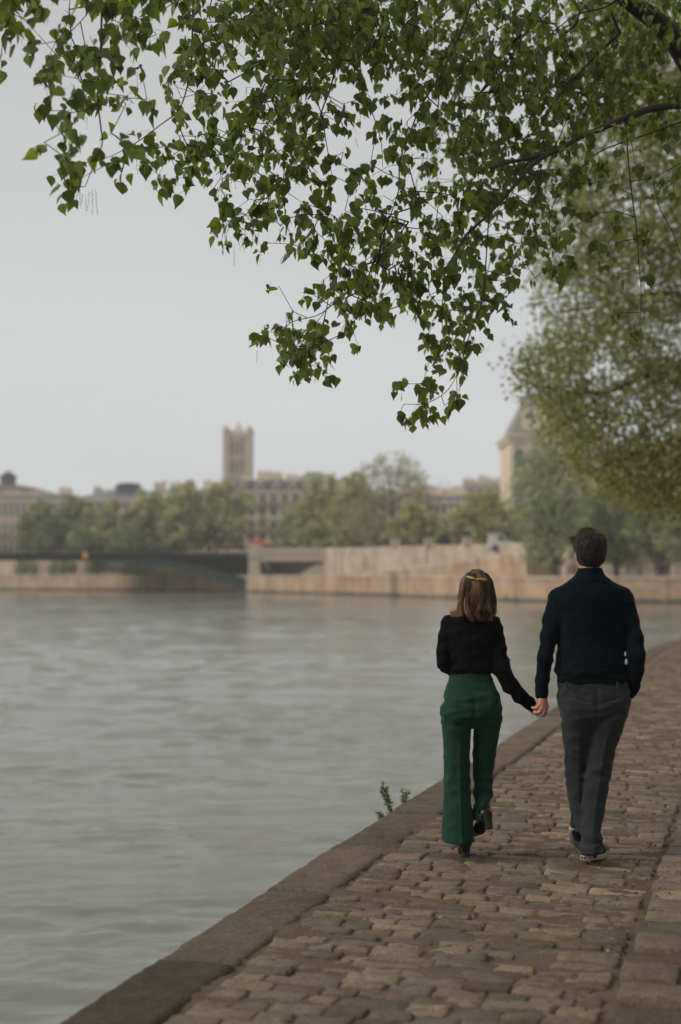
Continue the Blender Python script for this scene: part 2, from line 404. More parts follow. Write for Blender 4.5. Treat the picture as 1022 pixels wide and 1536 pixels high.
while u < 47:
    d = g.uniform(.2, .27); l = -.575+g.uniform(-.015, .02)
    while l < 2.6:
        wdt = g.uniform(.2, .42); (rows2 if u+d < 5.5 and l > -.6 else rows).append((u+.006, u+d-.007-g.uniform(0, .008), l+.007, l+wdt-.007)); l += wdt
    u += d
V, F, T = setts(rows, 6, .035, .003, .009, .006)
props(link('raised_pavement', mesh('raised_pavement', V, F, M['stone'], True, T*.9)), kind='structure')
V, F, T = setts(rows2, 8, -.03, .02, .02, .02)
props(link('broken_pavement', mesh('broken_pavement', V, F, M['cope'], True, T*.8)), kind='structure')
# earth bed under the setts and the rest of the quay towards the embankment wall
uu = np.concatenate([np.arange(1.5, 20, .04), np.arange(20, 48, .14)]); ll = np.concatenate([np.arange(-2.2, .3, .035), np.arange(.3, 2.7, .12)])
gu, gl = np.meshgrid(uu, ll, indexing='ij'); P = quay(gu, gl)
P[..., 2] = -.0065+wl(gu, gl, gu*0)*.006+wv(gu*.5, gl*.5, 0*gu)*.0055+wf(gu, gl, 0*gu)*.003-.02*(gl > -.5)*(gu < 5.5)+.022*(gl > -.55)*(gu >= 5.5)
nu, nl = gu.shape
def gridf(nu, nl):
    i, j = np.meshgrid(np.arange(nu-1), np.arange(nl-1), indexing='ij'); q = i*nl+j
    return np.stack([q, q+nl, q+nl+1, q+1], -1).reshape(-1, 4)
props(link('earth_bed', mesh('earth_bed', P.reshape(-1, 3), gridf(nu, nl), M['dirt'], True)), kind='structure')
uu = np.arange(-30, 130, 2.0); P = []
for q in uu:
    l0 = -2.25 if (q < 1.5 or q > 46) else 2.6
    P += [quay(q, l0, -.02), quay(q, 9.2, -.02)]
F = [(2*i, 2*i+1, 2*i+3, 2*i+2) for i in range(len(uu)-1)]
M['flag'] = surf('worn_paving', (.26, .215, .175), (.17, .14, .115), 3, .85, .01, 9, fine=6)
props(link('quay_ground', mesh('quay_ground', P, F, M['flag'])), kind='structure')
# cope stones, each block between two joints
V = []; F = []; T = []; n0 = 0; u = 1.2; k = 0
JO = [1.2, 2.6, 4.05, 5.52, 6.85, 8.05, 9.3, 10.45, 11.9, 13.3]
while JO[-1] < 128: JO.append(JO[-1]+g.uniform(1.1, 1.8))
for k in range(len(JO)-1):
    u0, u1 = JO[k]+.014, JO[k+1]-.014; st = .03 if u0 < 14 else (.1 if u0 < 40 else .4)
    U_ = np.r_[u0, u0, np.linspace(u0+.012, u1-.012, max(3, int((u1-u0)/st))), u1, u1]
    L_ = np.r_[-2.44, -2.44, -2.425, np.linspace(-2.40, -2.125, 9), -2.10, -2.10]
    a, c = np.meshgrid(U_, L_, indexing='ij'); z = .005+g.normal(0, .004)+0*a
    z = z+wv(a, c, 0*a)*.0018+wf(a, c, 0*a)*.0022+wl(a*1, c*1, 0*a)*.003
    iu = np.arange(len(U_)); il = np.arange(len(L_))
    eu = (iu <= 1) | (iu >= len(U_)-2); el = (il <= 1) | (il >= len(L_)-2)
    z = z-.014*(eu[:, None] | el[None, :])
    bo = ((iu == 0) | (iu == len(U_)-1))[:, None] | ((il == 0) | (il == len(L_)-1))[None]
    z = np.where(bo, -.34, z)
    c = c+(wv(a*.7, c*.2, 0*a)*.0016+wf(a, c, 0*a)*.0015)*((il < 4)[None])   # worn outer arris
    p = quay(a, c); p[..., 2] = z; V.append(p.reshape(-1, 3)); F.append(gridf(*a.shape)+n0); n0 += a.size
    tn = np.array([1, .96, .9])*g.uniform(.75, 1.2)
    if k in (2, 3): tn = np.array([.42, .42, .34]) if k == 2 else np.array([.8, .8, .72])
    T.append(np.repeat(tn[None], a.size, 0))
props(link('quay_edge', mesh('quay_edge', np.concatenate(V), np.concatenate(F), M['cope'], True, np.concatenate(T))), kind='structure')
M['blocks'] = None
def blockmat(name, c1, c2, mortar, bw, bh, rough=.85, weed=None):
    m, nt, b = nmat(name); tc = N(nt, 'ShaderNodeTexCoord'); mp = N(nt, 'ShaderNodeMapping'); mp.vector_type = 'POINT'
    uvm = N(nt, 'ShaderNodeUVMap'); nt.links.new(uvm.outputs[0], mp.inputs[0])
    br = N(nt, 'ShaderNodeTexBrick'); nt.links.new(mp.outputs[0], br.inputs['Vector'])
    for k_, v_ in (('Color1', c1), ('Color2', c2), ('Mortar', mortar)): br.inputs[k_].default_value = (*v_, 1)
    br.inputs['Scale'].default_value = 1; br.inputs['Brick Width'].default_value = bw; br.inputs['Row Height'].default_value = bh; br.inputs['Mortar Size'].default_value = .02
    v = tc.outputs['Object']
    c = mixc(nt, ramp(nt, noise(nt, .35, 6, .7, v), .35, .7), br.outputs[0], mixc(nt, 1., br.outputs[0], (.62, .58, .52), 'MULTIPLY'))
    st = N(nt, 'ShaderNodeMapping'); st.inputs['Scale'].default_value = (.9, .9, .09); nt.links.new(v, st.inputs[0])
    c = mixc(nt, ramp(nt, noise(nt, 1.0, 5, .7, st.outputs[0]), .48, .68), c, mixc(nt, 1., c, (.6, .57, .52), 'MULTIPLY'))
    if weed:
        sx = N(nt, 'ShaderNodeSeparateXYZ'); nt.links.new(v, sx.inputs[0])
        ad = N(nt, 'ShaderNodeMath', operation='ADD'); nt.links.new(sx.outputs[2], ad.inputs[0]); nt.links.new(noise(nt, .8, 4, .6, v), ad.inputs[1])
        c = mixc(nt, ramp(nt, ad.outputs[0], weed[0]+.5, weed[1]+.5), c, weed[2])
    nt.links.new(c, b.inputs['Base Color']); b.inputs['Roughness'].default_value = rough
    bump(nt, b, br.outputs['Fac'], -.5, .02); return m
def wall_strip(name, pts, z0, z1, thick, mat, label, cat, parent=None, batter=0.0, nrm=1):
    """masonry wall along a ground polyline, with thickness, UV in metres"""
    pts = np.asarray(pts, float); T_ = np.gradient(pts, axis=0); T_ /= np.linalg.norm(T_, axis=1)[:, None]
    nn = np.c_[-T_[:, 1], T_[:, 0]]*nrm; back = pts+nn*thick; s = np.r_[0, np.cumsum(np.linalg.norm(np.diff(pts, axis=0), axis=1))]
    z0 = np.broadcast_to(z0, len(pts)); z1 = np.broadcast_to(z1, len(pts)); V = []; UVs = []
    for i in range(len(pts)):
        fr = pts[i]+nn[i]*batter
        V += [(*pts[i], z0[i]), (*fr, z1[i]), (*back[i], z1[i]), (*back[i], z0[i])]
        UVs += [(s[i], z0[i]), (s[i], z1[i]), (s[i], z1[i]+thick), (s[i]+.5, z0[i])]
    F = []
    for i in range(len(pts)-1):
        for k in range(4): F.append((4*i+k, 4*i+(k+1) % 4, 4*i+4+(k+1) % 4, 4*i+4+k))
    F += [(0, 3, 2, 1), (4*len(pts)-4, 4*len(pts)-3, 4*len(pts)-2, 4*len(pts)-1)]
    me = mesh(name, V, F, mat); uv = me.uv_layers.new(name='UVMap')
    for l in me.loops: uv.data[l.index].uv = UVs[l.vertex_index]
    o = link(name, me, parent)
    if label: props(o, label, cat)
    return o
M['nearwall'] = blockmat('river_wall_stone', (.2, .175, .145), (.15, .135, .115), (.07, .06, .05), 1.1, .36, weed=(-1.1, -1.5, (.03, .04, .02)))
M['farwall'] = blockmat('lower_quay_stone', (.54, .385, .26), (.46, .33, .225), (.28, .21, .15), 1.4, .5, weed=(-.95, -1.35, (.035, .045, .03)))
M['farwall2'] = blockmat('embankment_stone', (.60, .49, .40), (.50, .41, .335), (.34, .28, .22), 1.6, .45)
qs = np.arange(-28, 128, 1.5)
wall_strip('river_wall', quay(qs, -2.405)[:, :2], -3.0, -.3, .6, M['nearwall'], 'weathered block wall dropping from the paved quay edge into the river', 'river wall', nrm=-1)
wall_strip('embankment_wall', quay(np.arange(-28, 120, 4.), 9.0)[:, :2], -.5, 6.5, .8, M['farwall2'], 'tall stone embankment wall along the landward side of the near quay', 'embankment wall', nrm=-1)
# ---- far bank
LQ = np.array([(-175, 300), (-120, 289), (-66, 273), (-40, 254), (-15.6, 236), (-4, 212), (8, 190), (15, 172), (19.5, 156), (26, 150), (40, 147), (75, 142), (130, 138)], float)
UPW = np.array([(-175, 325), (-120, 312), (-72, 296), (-40, 276), (-17.2, 252), (0, 232), (15, 212), (25, 194), (31, 180), (40, 172), (52, 168), (80, 162), (135, 158)], float)
LZ = 1.1; SZ = 4.85
wall_strip('lower_quay_wall', LQ, -3.0, LZ, 1.0, M['farwall'], 'long tan stone wall of the lower quay at the far waterline', 'quay wall', batter=.15)
V = [(*p, LZ-.03) for p in LQ+[0, .4]]+[(*p, LZ-.03) for p in UPW+[0, .8]]; n = len(LQ)
M['farground'] = surf('far_quay_paving', (.36, .30, .24), (.29, .24, .19), .4, .9)
props(link('far_quay_ground', mesh('far_quay_ground', V, [(i, i+1, n+i+1, n+i) for i in range(n-1)], M['farground'])), kind='structure')
wall_strip('upper_embankment', UPW, LZ-.5, SZ+.95, .5, M['farwall2'], 'pale stone embankment wall with parapet behind the lower quay', 'embankment wall', batter=.1)
V = [(*p, SZ) for p in UPW+[0, .3]]+[(np.clip(p[0]*3.2, -585, 585), 625, SZ) for p in UPW]
M['street'] = surf('street_asphalt', (.07, .068, .065), (.055, .053, .05), .5, .9)
props(link('far_street', mesh('far_street', V, [(i, i+1, n+i+1, n+i) for i in range(n-1)], M['street'])), kind='structure')
V = [(-590, -95, -6), (590, -95, -6), (590, 630, -6), (-590, 630, -6)]
M['soil'] = surf('land', (.1, .09, .06), (.06, .07, .04), .02, .95)
props(link('ground', mesh('ground', V, [(0, 1, 2, 3)], M['soil'])), kind='structure')
V = [(*p, LZ-.02) for p in UPW-[0, 1.6]]+[(*p, LZ+.02) for p in UPW+[0, .6]]
M['strip'] = surf('weedy_strip', (.07, .075, .045), (.12, .10, .07), .8, .95)
props(link('quay_verge', mesh('quay_verge', V, [(i, i+1, n+i+1, n+i) for i in range(n-1)], M['strip'])), kind='structure')
wall_strip('quay_kerb', LQ+[0, .05], LZ-.1, LZ+.22, .6, M['farwall2'], 'pale kerb stones capping the lower quay wall at the far waterline', 'kerb', batter=0)
# ramp climbing along the upper wall, to the right
o = empty('quay_ramp', 'stone ramp climbing from the lower quay up to the street', 'ramp', (0, 0, 0))
rp = [(pt(545, 860, 214)[:2]), (pt(620, 860, 199)[:2]), (pt(700, 860, 186)[:2]), (pt(790, 860, 172)[:2])]
wall_strip('ramp_wall', np.array(rp), LZ-.5, np.array([1.3, 2.1, 3.0, 3.9]), 5.0, M['farwall'], None, None, o)
wall_strip('ramp_coping', np.array(rp)-[0, .15], np.array([1.303, 2.103, 3.003, 3.903]), np.array([1.75, 2.55, 3.45, 4.35]), .6, M['farwall2'], None, None, o)
# drain pipe notch / ladder on the far wall
lad = empty('mooring_ladder', 'thin dark mooring ladder fixed to the far lower quay wall', 'ladder', (7.0, 191.2, 0))
mb_ = MB()
for dx in (-.3, .3): mb_.box(dx-.06, dx+.06, -.35, -.25, -1.4, 1.9)
mb_.obj('rail', None, lad)
for k in range(9): MB().box(-.24, .24, -.33, -.27, -1.2+k*.33, -1.12+k*.33).obj('rung', None, lad)
M['iron'] = surf('painted_iron', (.013, .018, .017), (.010, .014, .013), .8, .85, spec=.15)
M['teal'] = surf('teal_iron', (.008, .042, .034), (.007, .03, .025), .5, .5, spec=.5)
for c in lad.children: c.data.materials.clear(); c.data.materials.append(M['iron'])

# ---- iron arch bridge
BD = 236.0; BX1 = float(pt(373, 860, BD)[0]); BX0 = -135.0; DZ = 4.85
br = empty('road_bridge', 'low dark iron arch bridge with crowded deck crossing at the left', 'bridge', (BX1, BD+7, 0))
def rel(P): return np.asarray(P, float)-np.array([BX1, BD+7, 0.])
def archz(x):   # x measured from BX1 leftwards (positive)
    t = np.clip(x/78.0, 0, 1); return np.interp(x, [0, 3.5, 7, 10.5, 14, 21, 28, 45, 78], [-1.25, -.1, .95, 1.85, 2.55, 3.3, 3.68, 3.85, 3.9])
mbk = MB(); mbk.box(BX0-BX1, 0, -7, 7, DZ-.75, DZ, 0); mbk.obj('deck', M['iron'], br)
mbk = MB(); mbk.box(BX0-BX1, 0, -7.35, -7.0, DZ-.5, DZ+.12); mbk.obj('fascia', M['iron'], br)
for yk, nm in ((-6.6, 'front'), (-2.2, 'mid'), (2.2, 'mid'), (6.6, 'back')):
    xs = np.linspace(0, 78, 40); P = [(-x, archz(x)) for x in xs]; Q = [(-x, min(archz(x)+1.0+.8*(1-x/78.)**4, DZ-.76)) for x in xs]
    MB().prism_y(P+Q[::-1], yk-.25, yk+.25).obj('arch_rib', M['teal'] if nm == 'front' else M['iron'], br)
    if nm == 'mid': MB().prism_y([(-x, min(archz(x)+.9, DZ-.9)) for x in xs[:26]]+[(-x, DZ-.76) for x in xs[:26]][::-1], yk-.05, yk+.05).obj('spandrel_plate', M['iron'], br)
    for x in np.arange(2.5, 50, 3.1):
        if nm == 'mid': break
        zt = archz(x)+.95
        if zt < DZ-.8: MB().box(-x-.14, -x+.14, yk-.12, yk+.12, zt, DZ-.76).obj('spandrel_strut', M['iron'], br)
mbk = MB(); mbk.box(BX0-BX1, 0, -7.25, -7.18, DZ+1.02, DZ+1.12)
for x in np.arange(.5, BX1-BX0, .5): mbk.box(-x-.045, -x+.045, -7.25, -7.18, DZ+.12, DZ+1.02)
mbk.obj('railing', M['iron'], br)
mbk = MB(); mbk.box(BX0-BX1, 0, 7.18, 7.25, DZ+1.0, DZ+1.12)
for x in np.arange(.8, BX1-BX0, .8): mbk.box(-x-.045, -x+.045, 7.18, 7.25, DZ, DZ+1.0)
mbk.obj('railing', M['iron'], br)
# stone abutment at the right end
M['pier'] = surf('pier_stone', (.52, .44, .35), (.42, .36, .29), .5, .85, .02, 4)
ab = empty('bridge_abutment', 'pale stone pillar block at the right end of the iron bridge', 'abutment', (BX1, BD-1, 0))
MB().box(.02, 1.9, 0, 10, -2, 4.2).obj('shaft', M['pier'], ab)
MB().box(-.1, 2.05, -.15, 10.15, 4.2, 4.55).box(.05, 1.85, 0, 10, 4.55, 6.3).obj('pedestal', M['pier'], ab)
# road deck carried on over the lower quay, with dark opening below
rd = empty('approach_span', 'stone approach span over the lower quay right of the pillar', 'bridge span', (BX1+1.95, BD-1, 0))
MB().box(.05, 12.2, 0, 12, 3.6, 4.83).obj('span_deck', M['pier'], rd)
MB().box(.05, 12.2, -.12, .3, 4.83, 5.85).obj('parapet', M['pier'], rd)
MB().prism_y([(12.25, 1.0), (20.5, 1.0), (20.5, 4.8), (12.25, 4.8)], 0, 6).obj('end_block', M['farwall2'], rd)
MB().prism_y([(6.0, 1.08), (12.2, 1.08), (12.2, 3.55), (9.0, 2.9)], .4, 11).obj('ramp_side', M['pier'], rd)
# yellow navigation board on the arch
nb = empty('navigation_board', 'small amber navigation board hanging on the bridge railing', 'sign', tuple(pt(128, 833, BD-.6)))
M['amber'] = surf('amber_paint', (.75, .33, .06), (.6, .26, .05), 3, .5)
MB().prism_y([(-.55, 0), (0, -.75), (.55, 0), (0, .75)], -.05, .05).obj('board', M['amber'], nb)
MB().box(-.6, .6, .06, .12, -.05, .05).obj('bracket', M['iron'], nb)
# ================================================================ BUILDINGS across the river
def wallm(name, c): return surf(name, c, tuple(x*.86 for x in c), .25, .9, .01, 3, sc=(1, 1, .5))
M['cream'] = wallm('cream_limestone', (.78, .63, .46)); M['buff'] = wallm('buff_limestone', (.70, .57, .43)); M['grey_l'] = wallm('grey_limestone', (.56, .48, .39))
M['pinkstone'] = wallm('rosy_tower_stone', (.58, .46, .36))
M['zinc'] = surf('zinc_roof', (.20, .205, .21), (.15, .155, .165), .4, .5, .01, 2, sc=(2, 2, .4)); M['slate'] = surf('slate_roof', (.115, .12, .14), (.085, .09, .105), .6, .6, .01, 5)
M['brown_roof'] = surf('weathered_roof', (.27, .25, .215), (.2, .185, .165), .4, .7)
M['glass'] = surf('window_glass', (.14, .145, .15), (.10, .105, .11), .5, .15, spec=.6)
M['frame'] = surf('window_surround', (.70, .59, .46), (.62, .53, .42), 1, .8)
M['pot'] = surf('chimney_clay', (.42, .24, .16), (.34, .2, .14), 2, .9)
WM = {}
def winmesh(w, h, arch):
    key = (round(w, 2), round(h, 2), arch)
    if key not in WM:
        t = .14
        if arch:
            out = [(-w/2-t, 0), (w/2+t, 0), (w/2+t, h-w/2)]+[((w/2+t)*math.cos(a), h-w/2+(w/2+t)*math.sin(a)) for a in np.linspace(.3, math.pi-.3, 7)]+[(-w/2-t, h-w/2)]
            inn = [(-w/2, .1), (w/2, .1), (w/2, h-w/2)]+[(w/2*math.cos(a), h-w/2+w/2*math.sin(a)) for a in np.linspace(.3, math.pi-.3, 7)]+[(-w/2, h-w/2)]
        else:
            out = [(-w/2-t, 0), (w/2+t, 0), (w/2+t, h+t), (-w/2-t, h+t)]; inn = [(-w/2, .1), (w/2, .1), (w/2, h), (-w/2, h)]
        a = MB().prism_y(out, -.12, .05); a.box(-w/2-t-.1, w/2+t+.1, -.25, .05, -.2, -.004)
        WM[key] = (a.get('window', M['frame']), MB().prism_y(inn, -.16, -.123).box(-.03, .03, -.18, -.161, .1, h*.8).get('pane', M['glass']))
    return WM[key]
def window(parent, x, y, z, w, h, arch=False):
    a, p = winmesh(w, h, arch); o = link('window', a, parent, (x, y, z)); link('pane', p, o)
def building(name, label, px0, px1, D, eave_py, ridge_py, wall, roof, storeys=5, bays=8, depth=14, mans=True, dormers=True, chim=4, arch=(), base=4.85, win=(1.15, 2.0), group=None, cat='building', rz=0, hip=False, balc=()):
    a = pt(px0, 800, D); b_ = pt(px1, 800, D); W = float(b_[0]-a[0]); cx = float(a[0]+b_[0])/2
    ze = float(pt(511, eave_py, D)[2])-base; zr = float(pt(511, ridge_py, D)[2])-base
    r_ = empty(name, label, cat, (cx, D, base), group, rz)
    MB().box(-W/2, W/2, 0, depth, -.5, ze).obj('wall', wall, r_)
    MB().box(-W/2-.25, W/2+.25, -.35, depth+.3, ze+.003, ze+.4).obj('cornice', M['frame'], r_)
    rh = zr-ze-.4; y0, y1 = 0, depth
    if mans:
        ins = min(1.3, rh*.35); h1 = rh*.72; X0, X1 = -W/2+.05, W/2-.05
        V = [(X0, y0, 0), (X1, y0, 0), (X1, y1, 0), (X0, y1, 0), (X0+ins*hip, y0+ins, h1), (X1-ins*hip, y0+ins, h1), (X1-ins*hip, y1-ins, h1), (X0+ins*hip, y1-ins, h1),
             (X0+(ins+2)*hip, (y0+y1)/2, rh), (X1-(ins+2)*hip, (y0+y1)/2, rh)]
        F = [(3, 2, 1, 0), (0, 1, 5, 4), (1, 2, 6, 5), (2, 3, 7, 6), (3, 0, 4, 7), (4, 5, 9, 8), (6, 7, 8, 9), (5, 6, 9), (7, 4, 8)]
    else:
        X0, X1 = -W/2, W/2; e = depth*.45*hip; V = [(X0, y0, 0), (X1, y0, 0), (X1, y1, 0), (X0, y1, 0), (X0+e, (y0+y1)/2, rh), (X1-e, (y0+y1)/2, rh)]
        F = [(3, 2, 1, 0), (0, 1, 5, 4), (1, 2, 5), (2, 3, 4, 5), (3, 0, 4)]
    V = [(x, y, z+ze+.4) for x, y, z in V]
    rf = MB().add(V, F).obj('roof', roof, r_)
    if dormers and mans:
        n = max(2, int(bays*.8))
        for k in range(n):
            x = -W/2+(k+.5)*W/n
            d = MB().box(x-.75, x+.75, .15, 1.9, ze+.45, ze+.4+h1*.72).prism_y([(x-.9, ze+.4+h1*.72), (x+.9, ze+.4+h1*.72), (x, ze+.4+h1*.95)], .05, 2.0).obj('dormer', M['frame'], rf)
            MB().box(x-.45, x+.45, .09, .147, ze+.7, ze+.4+h1*.64).obj('pane', M['glass'], r_)
    g = np.random.default_rng(int(px0)+int(D))
    for k in range(chim):
        x = -W/2+(k+.5)*W/chim+g.uniform(-1, 1); hw = g.uniform(1.0, 1.9); yy = depth*g.uniform(.35, .65); top = zr+g.uniform(.6, 1.6)
        c = MB().box(x-hw, x+hw, yy, yy+.9, zr-1.5, top).obj('chimney', wall, r_)
        p = MB().box(x-hw+.2, x+hw-.2, yy+.25, yy+.65, top+.001, top+.08)
        for q in range(int(hw*2.2)): p.lathe([(.14, top+.04), (.12, top+.6)], x-hw+.4+q*.85, yy+.45, 6)
        p.obj('pots', M['pot'], c)
    sh = ze/storeys
    while storeys*bays > 96: bays -= 1
    for s in range(storeys):
        for k in range(bays):
            x = -W/2+(k+.5)*W/bays; window(r_, x, 0, s*sh+sh*.2, min(win[0], W/bays*.55), min(win[1], sh*.68), s in arch)
        if s in balc:
            mb = MB().box(-W/2+.3, W/2-.3, -.9, -.27, s*sh+sh*.06-.15, s*sh+sh*.06)
            mb.box(-W/2+.3, W/2-.3, -.9, -.84, s*sh+sh*.06+.85, s*sh+sh*.06+.93)
            for x in np.arange(-W/2+.35, W/2-.3, .45): mb.box(x-.04, x+.04, -.89, -.85, s*sh+sh*.06, s*sh+sh*.06+.85)
            mb.obj('balcony', M['iron'], r_)
        elif s: MB().box(-W/2-.05, W/2+.05, -.18, -.003, s*sh-.1, s*sh+.12).obj('string_course', M['frame'], r_)
    return r_, W, ze, zr
# left: long building with colonnade and domed slate roof with a lantern
o, W, ze, zr = building('theatre_building', 'long pale building with tall windows and blue slate roof at the far left', -90, 96, 318, 752, 738, M['buff'], M['slate'], 3, 20, 24, chim=5, arch=(1,), win=(1.1, 4.2), balc=(1,))
o, W, ze, zr = building('theatre_hall', 'humped roof hall with small lantern behind the long pale building at far left', -60, 72, 350, 742, 738, M['buff'], M['brown_roof'], 4, 10, 24, dormers=False, chim=0)
xs = np.linspace(-W/2, W/2, 15); P = [(x, zr-.3+2.2*math.cos(x/(W/2)*math.pi/2)**.6*1.0) for x in xs[1:-1]]
MB().prism_y([(xs[0], zr-.3)]+P+[(xs[-1], zr-.3)], 1, 23).obj('domed_roof', M['brown_roof'], o)
lx = float(pt(6, 700, 350)[0]-o.location.x)
ln = MB().box(lx-1.7, lx+1.7, 3, 6.4, zr+1.0, zr+4.0, bev=.5).obj('lantern', M['slate'], o)
MB().box(lx-2.0, lx+2.0, 2.7, 6.7, zr+4.003, zr+4.4).lathe([(1.6, zr+4.4), (1.0, zr+5.1), (.1, zr+5.6)], lx, 4.7, 10).obj('lantern_cap', M['slate'], ln)
o, W, ze, zr = building('museum_building', 'grey roofed building with a dark box on its roof between theatre and tower', 104, 258, 345, 752, 731, M['grey_l'], M['zinc'], 5, 12, 18, mans=False, chim=3, hip=True)
lx = float(pt(186, 700, 345)[0]-o.location.x)
MB().box(lx-3, lx+3, 5, 10, zr-1.2, zr+.9, bev=.6).lathe([(3.2, zr+.9), (2.6, zr+1.4), (1, zr+1.6)], lx, 7.5, 12).obj('roof_box', M['slate'], o)
building('apartment_block', 'cream apartment block with balconies directly right of and below the stone tower', 352, 452, 300, 739, 716, M['cream'], M['slate'], 5, 6, 14, chim=4, arch=(0,), balc=(2, 4), win=(1.5, 2.2))
building('apartment_block', 'narrow cream apartment block half hidden by trees just left of the stone tower', 262, 350, 310, 747, 730, M['cream'], M['zinc'], 5, 6, 14, chim=3, balc=(2,))
building('market_hall', 'long low dark roofed building seen above the trees right of the cream block', 428, 512, 345, 722, 704, M['grey_l'], M['brown_roof'], 5, 8, 18, mans=False, chim=0, hip=True)
building('apartment_block', 'pale apartment block glimpsed between the green trees and the budding tree', 505, 650, 298, 752, 733, M['cream'], M['zinc'], 5, 11, 14, chim=5, balc=(3,))
building('apartment_block', 'long cream apartment block with grey zinc roof right of the budding tree', 640, 735, 290, 755, 739, M['cream'], M['zinc'], 4, 9, 14, chim=4, balc=(2,))
building('apartment_block', 'taller pale apartment block rising to the slate roofed tower pavilion', 700, 800, 300, 742, 722, M['buff'], M['zinc'], 5, 9, 14, chim=5, balc=(2,))
# ---- gothic tower
TD = 480; tx = float(pt(357.5, 700, TD)[0]); tw = float(pt(377, 700, TD)[0]-tx); tb = 4.85
tz = lambda py: float(pt(511, py, TD)[2])-tb
t = empty('gothic_tower', 'tall square rose stone gothic tower with corner pinnacles and a statue on top', 'tower', (tx, TD, tb))
MB().box(-tw*.93, tw*.93, -tw*.93, tw*.93, -1, tz(655)).obj('shaft', M['pinkstone'], t)
mb = MB()
for sx in (-1, 1):
    for sy in (-1, 1):
        mb.box(sx*tw*.85-1.15, sx*tw*.85+1.15, sy*tw*.85-1.15, sy*tw*.85+1.15, -1, tz(652), .06)
for sx in (-.33, .33, 0):
    mb.box(sx*tw-.4, sx*tw+.4, -tw*.99, -tw*.933, 0, tz(656))
mb.obj('buttresses', M['pinkstone'], t)
for zz in (tz(657), tz(688), tz(712)):
    MB().box(-tw*1.04, tw*1.04, -tw*1.04, tw*1.04, zz-.35, zz+.35).obj('string_course', M['pinkstone'], t)
MB().box(-tw*.98, tw*.98, -tw*.98, tw*.98, tz(656.4), tz(651)).obj('parapet', M['pinkstone'], t)
for sx in (-.5, .5):
    for za, h in ((tz(686), 5.6), (tz(711), 4.3), (tz(742), 5)):
        window(t, sx*tw*.62, -tw*.94, za, 1.9, h, True)
for o_ in t.children:
    if o_.name.startswith('window'): o_.children[0].data.materials[0] = M['iron']
for sx, sy in ((-1, -1), (1, -1), (1, 1), (-1, 1)):
    tall = 2.3 if (sx, sy) == (1, 1) else 0
    MB().lathe([(1.1, tz(652)), (1.1, tz(647)), (1.25, tz(646.6)), (.7, tz(643)), (.25, tz(639))], sx*tw*.9, sy*tw*.9, 8).obj('pinnacle', M['pinkstone'], t)
for k in (-.45, .45): MB().lathe([(.5, tz(651)), (.35, tz(647.5)), (.06, tz(645))], k*tw, -tw*.9, 6).obj('pinnacle', M['pinkstone'], t)
MB().box(-2.3, 2.3, -2.3, 2.3, tz(651), tz(645), .4).obj('turret', M['pinkstone'], t)
MB().lathe([(1.7, tz(646)), (1.2, tz(642)), (.45, tz(641.5)), (.55, tz(639)), (.5, tz(636)), (.22, tz(635.2)), (.3, tz(634.3)), (.05, tz(633))], 0, 0, 8).obj('statue', M['pinkstone'], t)
# ---- corner pavilion with steep slate roof
PD = 215; a = pt(766, 700, PD); b_ = pt(893, 700, PD); W = float(b_[0]-a[0]); cx = float(a[0]+b_[0])/2; pz = lambda py: float(pt(511, py, PD)[2])-4.85
t = empty('corner_pavilion', 'large rosy stone pavilion with steep slate roof and round dormer behind the right hand trees', 'building', (cx, PD, 4.85))
MB().box(-W/2, W/2, 0, 14, -.5, pz(662)).obj('wall', M['buff'], t)
MB().box(-W/2-.35, W/2+.35, -.35, 14.3, pz(662)+.003, pz(655)).box(-W/2-.6, W/2+.6, -.6, 14.6, pz(655)+.003, pz(651)).obj('cornice', M['frame'], t)
for zz in (pz(722), pz(780)): MB().box(-W/2-.2, W/2+.2, -.25, -.003, zz-.2, zz+.3).obj('string_course', M['frame'], t)
for k in range(5):
    x = -W/2+(k+.5)*W/5
    for za, h, ar in ((pz(712), 4.0, True), (pz(772), 4.4, True), (pz(826), 3.6, False)): window(t, x, 0, za, 1.3, h, ar)
for k in range(6):
    x = -W/2+.35+k*(W-.7)/5
    MB().box(x-.3, x+.3, -.22, -.003, 0, pz(662)).obj('pilaster', M['frame'], t)
zt = pz(651); zb = pz(590); ins = 3.1
V = [(-W/2, 0, zt+.003), (W/2, 0, zt+.003), (W/2, 14, zt+.003), (-W/2, 14, zt+.003), (-W/2+ins, ins, zb), (W/2-ins, ins, zb), (W/2-ins, 14-ins, zb), (-W/2+ins, 14-ins, zb)]
rf = MB().add(V, [(3, 2, 1, 0), (0, 1, 5, 4), (1, 2, 6, 5), (2, 3, 7, 6), (3, 0, 4, 7), (4, 5, 6, 7)]).obj('roof', M['brown_roof'], t)
MB().box(-W/2+ins-.15, W/2-ins+.15, ins-.15, 14-ins+.15, zb+.003, zb+.5).obj('roof_crest', M['slate'], rf)
for k in (-1, 1):
    x = k*W*.26; zc = pz(623)
    ring_ = [(x+1.1*math.cos(q), zc+1.1*math.sin(q)) for q in np.linspace(0, 2*math.pi, 17)[:-1]]
    d = MB().prism_y(ring_, .3, 3.2).box(x-1.15, x+1.15, .4, 3.0, zt+.3, zc-.6).obj('dormer', M['frame'], rf)
    MB().prism_y([(x+.65*math.cos(q), zc+.65*math.sin(q)) for q in np.linspace(0, 2*math.pi, 13)[:-1]], .22, .297).obj('pane', M['glass'], d)
c = MB().box(-W*.10-1.0, -W*.10+1.0, .3, 2.1, zt+.3, pz(602)).box(-W*.10-1.2, -W*.10+1.2, .1, 2.3, pz(602), pz(600)).obj('chimney', M['buff'], t)
building('town_house', 'grey stone building mostly hidden by trees right of the steep roofed pavilion', 893, 1090, 232, 700, 670, M['buff'], M['slate'], 5, 10, 14, chim=4)

